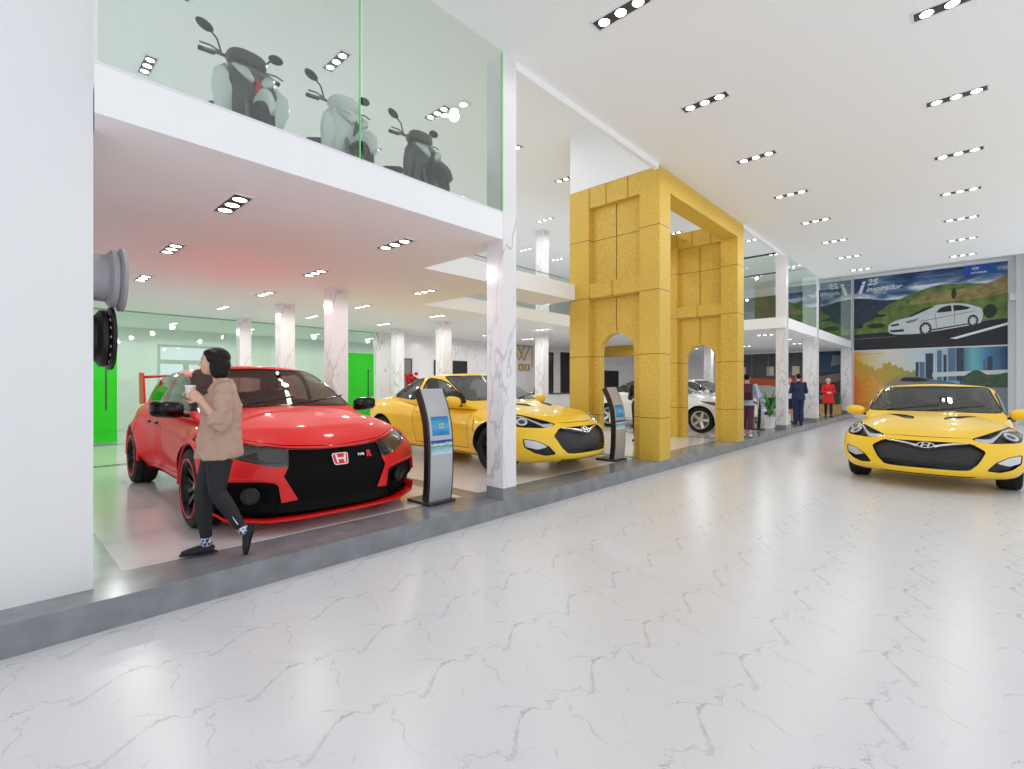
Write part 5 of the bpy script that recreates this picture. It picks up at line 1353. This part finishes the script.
make_scooter('all dark scooter on the upper floor, rightmost beside the marble column', (-5.42, 3.70, 3.65), .06, S_DK, S_DK, S_DK)
# ---------------------------------------------------------------- people
SKIN = mat('skin', (222, 176, 150), .5, var=.04, vscale=20)
HAIRD = mat('hair_dark', (20, 15, 16), .5, spec=.25, bump=.4, bscale=90); HAIRB = mat('hair_blonde', (214, 196, 160), .5); HAIRR = mat('hair_ginger', (190, 110, 60), .5)
LIP = mat('lips', (176, 92, 88), .5); EYEW = mat('eye_white', (236, 234, 230), .3); EYED = mat('eye_dark', (34, 24, 20), .2)
def remesh(o, vox, it=4, fac=.5):
    def mods(x):
        m = x.modifiers.new('r', 'REMESH'); m.mode = 'VOXEL'; m.voxel_size = vox; m.use_smooth_shade = True
        s = x.modifiers.new('s', 'SMOOTH'); s.factor = fac; s.iterations = it
    bake(o, mods)
    for p in o.data.polygons: p.use_smooth = True
    return o
def head_into(b, C, face, up, s):
    """skull, jaw, nose, brow, ears; C head centre, face = unit forward, s = head height/0.225"""
    f = Vector(face).normalized(); u = (Vector(up)-f*Vector(up).dot(f)).normalized(); l = u.cross(f)
    M = Matrix((f, l, u)).transposed().to_4x4(); M.translation = Vector(C)
    def e(c, r, n=18): ell(b, M @ Vector([x*s for x in c]), [x*s for x in r], n, (M.to_3x3()).to_4x4())
    e((-.012, 0, .025), (.098, .076, .088)); e((.022, 0, -.018), (.068, .060, .080)); e((.042, 0, -.070), (.040, .038, .032))
    e((.082, 0, -.012), (.018, .011, .024), 10); e((.096, 0, -.024), (.012, .013, .010), 10)
    e((.070, 0, .022), (.018, .046, .012), 12); e((.072, 0, -.058), (.018, .022, .010), 10); e((.070, 0, -.048), (.018, .020, .008), 10)
    e((.066, .034, -.028), (.020, .020, .016), 10); e((.066, -.034, -.028), (.020, .020, .016), 10)
    for k in (-1, 1): e((-.008, k*.078, -.008), (.016, .010, .030), 10)
    return M
def face_details(t, M, s, body):
    def piece(nm, cs, r, m):
        b = nb()
        for c in cs: ell(b, M @ Vector([x*s for x in c]), [x*s for x in r], 10, M.to_3x3().to_4x4())
        return obj(nm, b, m, body, True)
    for k in (1, -1):
        piece('eye', [(.071, k*.032, .002)], (.010, .012, .006), EYEW); piece('iris', [(.0765, k*.032, .002)], (.0055, .006, .006), EYED)
        piece('eyebrow', [(.083, k*.034, .023)], (.006, .018, .003), HAIRD)
    piece('lips', [(.087, 0, -.049), (.087, 0, -.057)], (.006, .019, .0045), LIP)
def hand_into(b, wrist, dirv, palm_n, s=1., curl=.5, thumb=1, spread=.0, lens=(.072, .080, .075, .058)):
    """palm, four fingers that bend towards palm_n, thumb off the side"""
    d = Vector(dirv).normalized(); n = (Vector(palm_n)-d*Vector(palm_n).dot(d)).normalized(); c = d.cross(n).normalized()*thumb
    W = Vector(wrist)
    tube(b, [W-d*.01*s, W+d*.03*s, W+d*.06*s, W+d*.088*s], [(.028*s, .018*s), (.036*s, .017*s), (.040*s, .015*s), (.038*s, .012*s)], 12, up=tuple(n))
    for k, L_ in enumerate(lens):
        o = W+d*.080*s+c*(.030-.020*k)*s; dd = (d+c*spread*(1.5-k)).normalized(); pts = [o]; a = 0
        for j, fr in enumerate((.45, .30, .25)):
            a += curl*(.9 if j else .6); pts.append(pts[-1]+(dd*cos(a)+n*sin(a))*L_*fr*s)
        tube(b, pts, [.0088*s, .0082*s, .0075*s, .006*s], 8); ell(b, pts[-1], (.006*s,)*3, 8)
    o = W+d*.025*s+c*.030*s; p1 = o+(d*.6+c*.7+n*.25).normalized()*.035*s; p2 = p1+(d*.8+c*.2+n*.5).normalized()*.03*s; p3 = p2+(d*.8-c*.1+n*.6).normalized()*.022*s
    tube(b, [o-c*.012*s, p1, p2, p3], [.013*s, .0105*s, .009*s, .0065*s], 8)
def V3(*a): return Vector(a)
def fold(o, amp, fr=1., along=None):
    """cloth creases: ridged noise pushed along the normals"""
    me = o.data; me.update(); mv = []
    for v in me.vertices:
        p = v.co*fr; a = noise.noise(Vector((p.x*8+p.z*5, p.y*8, p.z*9-p.x*6))); b2 = noise.noise(Vector((p.x*17+3, p.y*17, p.z*20+p.x*9)))
        mv.append(v.normal*((1-2.4*abs(a))*.6+(.5-abs(b2))*.2-.3)*amp)
    for v, m_ in zip(me.vertices, mv): v.co += m_
def figure(label, loc, rz, J, cfg, group=None, cat='person'):
    """J: joint positions in the figure's own space (x forward, z up); cfg: clothes and hair"""
    t = thing('person', label, cat, loc, rz, group); vox = cfg.get('vox', .014); s = cfg.get('s', 1.); fem = cfg.get('fem', True)
    b = nb(); g = lambda k: Vector(J[k])
    w = .92 if fem else 1.05
    hipc, che, nk, hd = g('pelvis'), g('chest'), g('neck'), g('head')
    waist = hipc.lerp(che, .48)
    lat = (g('shL')-g('shR')); lat = lat.normalized() if lat.length > .01 else V3(0, 1, 0)
    def torso(bb, k=1., lo=0., hi=1., add=0.):
        P_ = [hipc-V3(0, 0, .08), hipc, waist, che-V3(0, 0, .02), che+V3(0, 0, .10), nk-V3(0, 0, .02)]
        r = [(.155*w, .105), (.168*w, .112), (.132*w, .092), (.152*w, .108), (.150*w, .085), (.06, .055)]
        tube(bb, P_, [((x*k+add)*s, (y*k+add)*s) for x, y in r], 18, up=(1, 0, 0))
    torso(b)
    if fem:
        for k in (-1, 1): ell(b, che+V3(.075*s, k*.065*s, -.01), (.055*s, .06*s, .055*s), 12)
    tube(b, [nk-V3(0, 0, .05), nk+(hd-nk)*.35, hd+V3(-.01, 0, -.06)*s], [(.062*s, .058*s), (.050*s, .050*s), (.048*s, .05*s)], 12)
    M = head_into(b, hd, cfg.get('face', (1, 0, 0)), cfg.get('headup', (0, 0, 1)), s*cfg.get('headscale', 1.))
    for sd in ('L', 'R'):
        S, E, Wr = g('sh'+sd), g('el'+sd), g('wr'+sd)
        ell(b, S, (.052*s, .052*s, .050*s), 12); tube(b, [S, S.lerp(E, .5), E], [.047*s, .043*s, .036*s], 12); tube(b, [E, E.lerp(Wr, .35), Wr], [.037*s, .037*s, .024*s], 12); ell(b, E, (.036*s,)*3, 10)
        hand_into(b, Wr, J.get('hd'+sd, (Wr-E)), J.get('pn'+sd, (1, 0, 0)), s, cfg.get('curl'+sd, .45), cfg.get('th'+sd, 1 if sd == 'L' else -1))
        H, K, A, T = g('hip'+sd), g('kn'+sd), g('an'+sd), g('toe'+sd)
        tube(b, [H+V3(0, 0, .05), H.lerp(K, .35), K], [(.092*s, .092*s), (.082*s, .085*s), (.054*s, .056*s)], 14); ell(b, K, (.055*s,)*3, 12)
        tube(b, [K, K.lerp(A, .3), K.lerp(A, .7), A], [.053*s, .056*s, .040*s, .032*s], 12); ell(b, A, (.036*s,)*3, 10)
        heel = A+(A-T).normalized()*.035*s; 
        dn_ = Vector(J.get('sole'+sd, (0, 0, -1))); ff = (T-A); ff = (ff-dn_*ff.dot(dn_)).normalized()
        tube(b, [A-ff*.025*s+dn_*.015*s, A+ff*.05*s+dn_*.028*s, A+ff*.125*s+dn_*.034*s], [(.026*s, .022*s), (.030*s, .022*s), (.026*s, .012*s)], 12)
    body = remesh(obj('body', b, SKIN, t), cfg.get('bvox', vox), 2, .4)
    face_details(t, M, s*cfg.get('headscale', 1.), body)
    # ---- hair
    hb = nb(); hs = s*cfg.get('headscale', 1.)
    def he(c, r, n=16): ell(hb, M @ Vector([x*hs for x in c]), [x*hs for x in r], n, M.to_3x3().to_4x4())
    if cfg.get('hair', 'bob') == 'bob':
        he((-.024, 0, .040), (.100, .084, .084)); he((-.050, 0, -.02), (.074, .086, .095)); he((-.048, 0, -.085), (.066, .078, .060))
        for k in (-1, 1): he((-.022, k*.072, -.040), (.052, .024, .095)); he((.0, k*.068, .035), (.052, .028, .052)); he((.020, k*.042, .070), (.052, .038, .034))
    elif cfg['hair'] == 'long':
        he((-.026, 0, .040), (.102, .085, .084)); he((-.055, 0, -.04), (.066, .08, .12)); he((-.06, 0, -.12), (.045, .065, .08))
        for k in (-1, 1): he((.0, k*.068, -.04), (.05, .018, .08))
    elif cfg['hair'] == 'bun':
        he((-.026, 0, .038), (.100, .082, .082)); he((-.11, 0, .05), (.04, .04, .04))
    else:
        he((-.024, 0, .048), (.098, .080, .072)); he((-.045, 0, .01), (.070, .078, .07))
    hair = remesh(obj('hair', hb, cfg.get('hairm', HAIRD), t), cfg.get('hvox', max(.006, vox*.6)), 3)
    # ---- clothes
    for c in cfg['clothes']:
        cb = nb(); kind = c['kind']; m = c['m']
        if kind in ('jacket', 'shirt', 'coat'):
            lo = c.get('hem', .0); add = c.get('add', .02)
            P_ = [V3(hipc.x+c.get('hx', 0), hipc.y, lo), V3(hipc.x+c.get('hx', 0), hipc.y, (lo+waist.z)/2), waist+V3(0, 0, .02), che-V3(0, 0, .02), che+V3(0, 0, .11), nk-V3(0, 0, .03)]
            fl = c.get('flare', 0.)
            r = [(.165*w+fl, .120+fl*.9), (.160*w+fl*.6, .115+fl*.6), (.140*w+fl*.3, .104+fl*.3), (.155*w, .112), (.150*w, .080), (.062, .058)]
            tube(cb, P_, [((x+add*kk)*s, (y+add*kk)*s) for (x, y), kk in zip(r, (1, 1, .9, .7, .5, .5))], 24, up=(1, 0, 0))
            if fem:
                for k in (-1, 1): ell(cb, che+V3(.075*s, k*.065*s, -.01), (.055*s+add, .06*s+add, .06*s+add), 12)
            sl = c.get('sleeve', 1.)
            for sd in ('L', 'R'):
                S, E, Wr = g('sh'+sd), g('el'+sd), g('wr'+sd); q = add+.006; slv = c.get('sleeve'+sd, sl)
                q = add*.5+.004; end = E.lerp(Wr, slv)
                ell(cb, S, (.046*s+q, .050*s+q, .046*s+q), 12); ab = nb()
                ell(ab, S, (.036*s+q, .034*s+q, .038*s+q), 12); tube(ab, [S, S.lerp(E, .5), E], [.038*s+q, .044*s+q, .042*s+q], 14); ell(ab, E, (.043*s+q,)*3, 12)
                tube(ab, [E, E.lerp(end, .5), end], [.043*s+q, .042*s+q*.9, .038*s+q*.8], 14)
                if slv < .8: tube(ab, [end+(E-end).normalized()*.075, end+(E-end).normalized()*.04, end], [.048*s+q, .058*s+q, .052*s+q], 14)
                so_ = remesh(obj('sleeve', ab, m, t), c.get('vox', vox), 3)
                if c.get('folds'): fold(so_, c['folds']*1.1, 1.5, (E-S))
            # collar
            if c.get('collar', True): 
                tube(cb, [nk+V3(-.02, 0, -.06), nk+V3(-.012, 0, .012)], [(.098*s, .094*s), (.078*s, .076*s)], 16)
                for k in (-1, 1): tube(cb, [nk+V3(-.02, k*.07, .0)*1, nk+V3(.055, k*.055, -.03), nk+V3(.10, k*.05, -.085)], [(.012, .03), (.014, .034), (.008, .012)], 8, up=(0, k, .4))
        elif kind == 'trousers':
            add = c.get('add', .008)
            tube(cb, [hipc-V3(0, 0, .08), hipc, waist-V3(0, 0, .02)], [((.155*w+add)*s, (.105+add)*s), ((.168*w+add)*s, (.112+add)*s), ((.140*w+add)*s, (.098+add)*s)], 18, up=(1, 0, 0))
            for sd in ('L', 'R'):
                H, K, A = g('hip'+sd), g('kn'+sd), g('an'+sd); end = K.lerp(A, c.get('length', .97)); lw = c.get('wide', 0.)
                tube(cb, [H+V3(0, 0, .05), H.lerp(K, .35), K], [(.094*s+add, .094*s+add), (.084*s+add, .087*s+add), (.056*s+add+lw*.5, .058*s+add+lw*.5)], 14); ell(cb, K, (.057*s+add+lw*.4,)*3, 12)
                tube(cb, [K, K.lerp(A, .3), K.lerp(A, .7), end], [.055*s+add+lw*.5, .058*s+add+lw*.6, .043*s+add+lw, .036*s+add+lw], 12)
        elif kind == 'skirt':
            tube(cb, [V3(hipc.x, hipc.y, c['hem']), hipc-V3(0, 0, .08), hipc, waist], [(.175*s, .15*s), (.178*w*s, .13*s), (.176*w*s, .122*s), (.142*w*s, .104*s)], 20, up=(1, 0, 0))
        elif kind == 'shoes':
            for sd in ('L', 'R'):
                sb = nb(); K, A, T = g('kn'+sd), g('an'+sd), g('toe'+sd); dn = J.get('sole'+sd)
                dn = Vector(dn) if dn else V3(0, 0, -1); f = (T-A); f = (f-dn*f.dot(dn)).normalized(); hgt = .062*s
                base = A+dn*hgt
                heelp = base-f*.055*s; toep = base+f*.175*s
                tube(sb, [heelp-dn*.026, heelp-dn*.032+f*.03, base-dn*.034+f*.05, base-dn*.026+f*.12, toep-dn*.018], [(.030*s, .026*s), (.037*s, .034*s), (.041*s, .036*s), (.044*s, .028*s), (.026*s, .018*s)], 16, up=tuple(-dn))
                tube(sb, [A-dn*.012, base-dn*.03], [(.040*s, .042*s), (.040*s, .050*s)], 14)
                so = remesh(obj('shoe', sb, m, t), max(.006, vox*.6), 2)
                zb = nb(); tube(zb, [heelp-dn*.006-f*.02, heelp-dn*.006+f*.05, base-dn*.006+f*.12, toep-dn*.008+f*.012], [(.030*s, .007), (.038*s, .007), (.044*s, .007), (.026*s, .007)], 14, up=tuple(-dn))
                obj('sole', fixn(zb), c.get('solem', BLACKM), so, True, 50)
                if c.get('sock'):
                    kb = nb(); tube(kb, [A+(K-A).normalized()*.075, A-dn*.0], [.0375*s, .041*s], 16); obj('sock', fixn(kb), c['sock'], so, True)
            cb.free(); continue
        o = obj(c.get('name', kind), cb, m, t)
        remesh(o, c.get('vox', vox), 4)
        if c.get('folds'):
            fold(o, c['folds'])
    return t
def stand_pose(h=1.0, fem=True, arms='down', lean=0., step=.0):
    z = lambda a: a*h; w = .165 if fem else .195
    J = dict(pelvis=(0, 0, z(.93)), chest=(.0, 0, z(1.24)), neck=(-.01, 0, z(1.42)), head=(.01, 0, z(1.565)))
    for sd, k in (('L', 1), ('R', -1)):
        J['sh'+sd] = (-.01, k*w, z(1.355)); J['hip'+sd] = (0, k*.085, z(.90)); J['kn'+sd] = (.02+k*step*.5, k*.085, z(.48)); J['an'+sd] = (-.01+k*step, k*.085, z(.072)); J['toe'+sd] = (.17+k*step, k*.10, z(.03))
        if arms == 'down': J['el'+sd] = (-.02, k*(w+.055), z(1.08)); J['wr'+sd] = (.04, k*(w+.06), z(.84)); J['pn'+sd] = (0, -k, 0)
        elif arms == 'talk': J['el'+sd] = (.0, k*(w+.05), z(1.08)); J['wr'+sd] = (.20, k*(w-.04), z(1.10)); J['pn'+sd] = (0, -k, .3)
        elif arms == 'fold': J['el'+sd] = (.03, k*(w+.05), z(1.08)); J['wr'+sd] = (.19, k*.03, z(1.06)); J['pn'+sd] = (-1, 0, 0)
    return J
TAN = mat('tan_cotton', (188, 157, 139), .85, var=.07, vscale=9, bump=.15, bscale=120)
LEG = mat('black_leggings', (30, 31, 36), .7, bump=.05); NAVYSHOE = mat('navy_shoe', (26, 30, 40), .7, bump=.2)
SOCK = mat('argyle_sock', (120, 138, 178), .8)
nt, N, L = nodes(SOCK); tc = N.new('ShaderNodeTexCoord'); ck = N.new('ShaderNodeTexChecker'); ck.inputs['Scale'].default_value = 42; ck.inputs[1].default_value = (*lin((226, 230, 240)), 1); ck.inputs[2].default_value = (*lin((60, 78, 130)), 1)
mp = N.new('ShaderNodeMapping'); mp.inputs['Rotation'].default_value = (.785, .785, 0); L.new(tc.outputs['Object'], mp.inputs[0]); L.new(mp.outputs[0], ck.inputs[0]); L.new(ck.outputs[0], N['Principled BSDF'].inputs['Base Color'])
JW = dict(pelvis=(-.035, 0, .92), chest=(-.06, 0, 1.23), neck=(-.055, 0, 1.41), head=(.005, 0, 1.567),
    shL=(-.075, .155, 1.335), shR=(-.045, -.155, 1.335), elL=(-.055, .235, 1.085), wrL=(.085, .12, 1.265), elR=(-.01, -.20, 1.09), wrR=(.115, -.06, 1.27),
    hdL=(.06, -.035, .05), pnL=(.15, -1, .05), hdR=(.06, .03, .05), pnR=(.15, 1, .05),
    hipL=(-.045, .08, .89), knL=(-.02, .075, .53), anL=(-.215, .07, .175), toeL=(-.235, .085, .0),
    hipR=(-.03, -.08, .89), knR=(.085, -.07, .52), anR=(.055, -.065, .075), toeR=(.22, -.07, .03), soleL=(-.97, 0, -.22), soleR=(0, 0, -1))
JW['toeL'] = (-.18, .075, .0)
wm = figure('woman in a tan jacket and black leggings walking past the red car with a cup', (-4.465, 1.262, FL+.003), atan2(-.96, -.30), JW,
    dict(vox=.010, bvox=.0055, hvox=.006, s=1., fem=True, hair='bob', curlL=.75, curlR=.75, clothes=[
        dict(kind='trousers', name='leggings', m=LEG, add=.006, length=.86, vox=.009),
        dict(kind='jacket', m=TAN, hem=.80, add=.034, flare=.018, sleeve=.34, sleeveR=.4, vox=.009, folds=.026, hx=.0),
        dict(kind='shoes', m=NAVYSHOE, solem=NAVYSHOE, sock=SOCK)]))
jk = [c for c in wm.children if c.name.startswith('jacket')][0]
b = nb()
for k in range(5): ell(b, (.118-.01*abs(k-2), .0, 1.24-.10*k), (.006, .009, .009), 8)
obj('button', b, MATS['dark_trim'], jk) if False else b.free()
tb = BVHTree.FromPolygons([v.co for v in jk.data.vertices], [p.vertices for p in jk.data.polygons])
for k in range(5):
    h = tb.ray_cast(Vector((1, .035, 1.27-.095*k)), Vector((-1, 0, 0)))
    if h[0]: b = nb(); ell(b, h[0], (.005, .009, .009), 8); obj('button', b, MATS['dark_trim'], jk)
b = nb(); pl_ = []
for k in range(14):
    h = tb.ray_cast(Vector((1, .012, 1.33-.038*k)), Vector((-1, 0, 0)))
    if h[0]: pl_.append(h[0]+V3(.001, 0, 0))
if len(pl_) > 2: tube(b, pl_, [(.004, .002)]*len(pl_), 6); obj('placket_seam', fixn(b), mat('tan_seam', (150, 122, 104), .9), jk)
# white stripe on the trailing calf
b = nb(); tube(b, [(-.065, .126, .44), (-.12, .122, .34), (-.165, .115, .26)], .004, 6)
obj('leg_stripe', fixn(b), WHITE, [c for c in wm.children if c.name.startswith('leggings')][0])
t = thing('paper_cup', 'small white cup held by the walking woman', 'cup', (0, 0, 0))
Mw = wm.matrix_basis.copy() if False else Matrix.Translation(wm.location) @ Matrix.Rotation(wm.rotation_euler.z, 4, 'Z')
t.location = Mw @ Vector((.162, .012, 1.285)); b = nb(); lathe(b, [(.026, 0), (.036, .085), (.038, .087), (.036, .09), (.034, .085), (.024, .006), (0, .006)], 24); obj('cup_wall', fixn(b), mat('cup_white', (240, 238, 236), .5), t, True, 50)
b = nb(); lathe(b, [(0, .084), (.038, .084), (.039, .092), (.030, .097), (0, .096)], 24); obj('lid', fixn(b), MATS['cup_white'], t, True, 50)
# --- the small people further back
NAVY = mat('navy_suit', (30, 40, 78), .75); BLKC = mat('black_cloth', (24, 26, 36), .8); SHW = mat('white_shirt', (226, 228, 236), .8); RED = mat('red_coat', (214, 24, 36), .75); SHOEB = mat('black_leather', (16, 16, 18), .35); PURP = mat('plum_cloth', (92, 44, 72), .8)
face_to = lambda x, y: atan2(y, x)
figure('man in a navy suit standing with his back turned between two marble columns', (-4.26, 19.0, FL), face_to(-.5, .85), stand_pose(1.05, False, 'talk'),
    dict(s=1.04, fem=False, hair='short', clothes=[dict(kind='trousers', m=NAVY, add=.012, wide=.022), dict(kind='jacket', name='suit_jacket', m=NAVY, hem=.86, add=.024, flare=.012, sleeve=.96), dict(kind='shoes', m=SHOEB)]))
figure('ginger-haired woman in white blouse and black skirt facing the man in navy', (-4.72, 19.75, FL), face_to(.45, -.9), stand_pose(.97, True, 'talk'),
    dict(s=.97, fem=True, hair='long', hairm=HAIRR, clothes=[dict(kind='shirt', name='blouse', m=SHW, hem=.88, add=.012, sleeve=.95, collar=False), dict(kind='skirt', m=BLKC, hem=.52), dict(kind='shoes', m=SHOEB)]))
figure('blonde woman in a knee-length red coat on the kerb near the far end', (-4.38, 24.6, FL), face_to(.3, -.95), stand_pose(.99, True, 'fold', step=.10),
    dict(s=.99, fem=True, hair='bun', hairm=HAIRB, clothes=[dict(kind='trousers', m=BLKC, add=.006), dict(kind='coat', name='red_coat', m=RED, hem=.58, add=.026, flare=.05, sleeve=.95), dict(kind='shoes', m=SHOEB)]))
figure('person in dark blue half hidden behind the woman in the red coat', (-4.98, 25.3, FL), face_to(.9, -.3), stand_pose(1.04, False, 'down'),
    dict(s=1.03, fem=False, hair='short', hairm=HAIRR, clothes=[dict(kind='trousers', m=BLKC, add=.012, wide=.02), dict(kind='jacket', m=NAVY, hem=.88, add=.024, sleeve=.95), dict(kind='shoes', m=SHOEB)]))
pb = figure('person in a pale blue shirt carrying a plum backpack beside the yellow gate', (-4.27, 13.7, FL), face_to(-.25, .97), stand_pose(1.0, False, 'down', step=.06),
    dict(s=1., fem=False, hair='short', clothes=[dict(kind='trousers', m=PURP, add=.012, wide=.015, length=.55), dict(kind='shirt', m=mat('pale_blue_shirt', (176, 200, 224), .8), hem=.84, add=.018, sleeve=.2), dict(kind='shoes', m=SHW)]))
Mp = Matrix.Translation(pb.location) @ Matrix.Rotation(pb.rotation_euler.z, 4, 'Z')
t = thing('backpack', 'plum backpack on the back of the visitor by the gate', 'backpack', Mp @ Vector((-.25, 0, .98)), pb.rotation_euler.z)
b = nb(); box(b, -.09, .07, -.15, .15, 0, .44, .05); obj('bag', b, PURP, t, True, 60); b = nb(); box(b, -.13, -.08, -.11, .11, .04, .22, .02); obj('pocket', b, mat('plum_dark', (58, 28, 48), .8), t, True, 60)
b = nb()
for k in (-1, 1): tube(b, [(.06, k*.10, .08), (.20, k*.13, .10), (.28, k*.12, .28), (.22, k*.10, .44), (.06, k*.09, .42)], .014, 6)
obj('strap', fixn(b), MATS['plum_dark'], t)
figure('person in black standing behind the kiosk, seen through the first arch', (-5.9, 10.9, FL), face_to(.2, -1), stand_pose(.98, True, 'fold'),
    dict(s=.98, fem=True, hair='long', clothes=[dict(kind='trousers', m=BLKC, add=.008), dict(kind='jacket', m=BLKC, hem=.85, add=.018, sleeve=.95), dict(kind='shoes', m=SHOEB)]))
JS = stand_pose(1., True, 'fold')
for sd, k in (('L', 1), ('R', -1)): JS['kn'+sd] = (.42, k*.09, .50); JS['an'+sd] = (.40, k*.09, .075); JS['toe'+sd] = (.56, k*.10, .03); JS['hip'+sd] = (.02, k*.085, .52)
for q in ('pelvis', 'chest', 'neck', 'head', 'shL', 'shR', 'elL', 'elR', 'wrL', 'wrR'): JS[q] = (JS[q][0], JS[q][1], JS[q][2]-.37)
figure('receptionist with dark hair in a black top behind the white desk far inside', (-13.55, 16.25, FL+.22), face_to(1, -.35), JS,
    dict(s=1., fem=True, hair='bob', clothes=[dict(kind='jacket', m=BLKC, hem=.48, add=.018, sleeve=.95), dict(kind='skirt', m=BLKC, hem=.42), dict(kind='shoes', m=SHOEB)]))
t = thing('office_chair', 'office stool under the receptionist', 'stool', (-13.6, 16.27, FL))
b = nb(); lathe(b, [(0, .60), (.20, .60), (.21, .64), (.19, .67), (0, .67)], 20); obj('seat', fixn(b), BLACKM, t); b = nb(); lathe(b, [(.20, 0), (.2, .02), (.03, .05), (.03, .6), (0, .6)], 16); obj('pedestal', fixn(b), MATS['steel'], t)
make_hatch('red hatchback with black front mask parked in the showroom behind the walking woman', (-7.07, 2.50, FL+.003), radians(-1.2))
c1 = make_coupe('yellow coupe in the open hall at the far right, facing the camera', (-.47, 12.12, 0), -pi/2)
dup(c1, (-6.90, 6.42, FL+.003), 0, 'yellow coupe in the showroom behind the marble column, left of the gate')
c3 = make_sedan('white sedan behind the yellow gate, its silver wheel seen through the second arch', (-7.1, 14.95, FL+.003), 0)
dup(c3, (-7.7, 19.3, FL+.003), 0, 'second white car farther back beyond the gate, behind the far kiosk')
w = bpy.data.worlds.new('daylight'); SC.world = w; w.use_nodes = True
w.node_tree.nodes['Background'].inputs[0].default_value = (.93, .96, 1, 1); w.node_tree.nodes['Background'].inputs[1].default_value = WORLDS
SC.cycles.use_denoising = True
SC.cycles.max_bounces = 10; SC.cycles.diffuse_bounces = 5; SC.cycles.glossy_bounces = 4; SC.cycles.transparent_max_bounces = 16
SC.cycles.sample_clamp_indirect = 6
# ---------------------------------------------------------------- camera and light
TH = atan2(456, 490)
cam = bpy.data.cameras.new('camera'); co = bpy.data.objects.new('camera', cam); COL.objects.link(co)
co.location = (0, 0, EYE); co.rotation_euler = (pi/2, 0, TH)
cam.sensor_width = 36; cam.lens = 36*F0/1024; cam.clip_start = .05; cam.clip_end = 300
SC.camera = co
SC.view_settings.view_transform = 'Standard'; SC.view_settings.look = 'None'; SC.view_settings.gamma = 1.; SC.view_settings.exposure = EXPO
SC.view_settings.use_curve_mapping = False
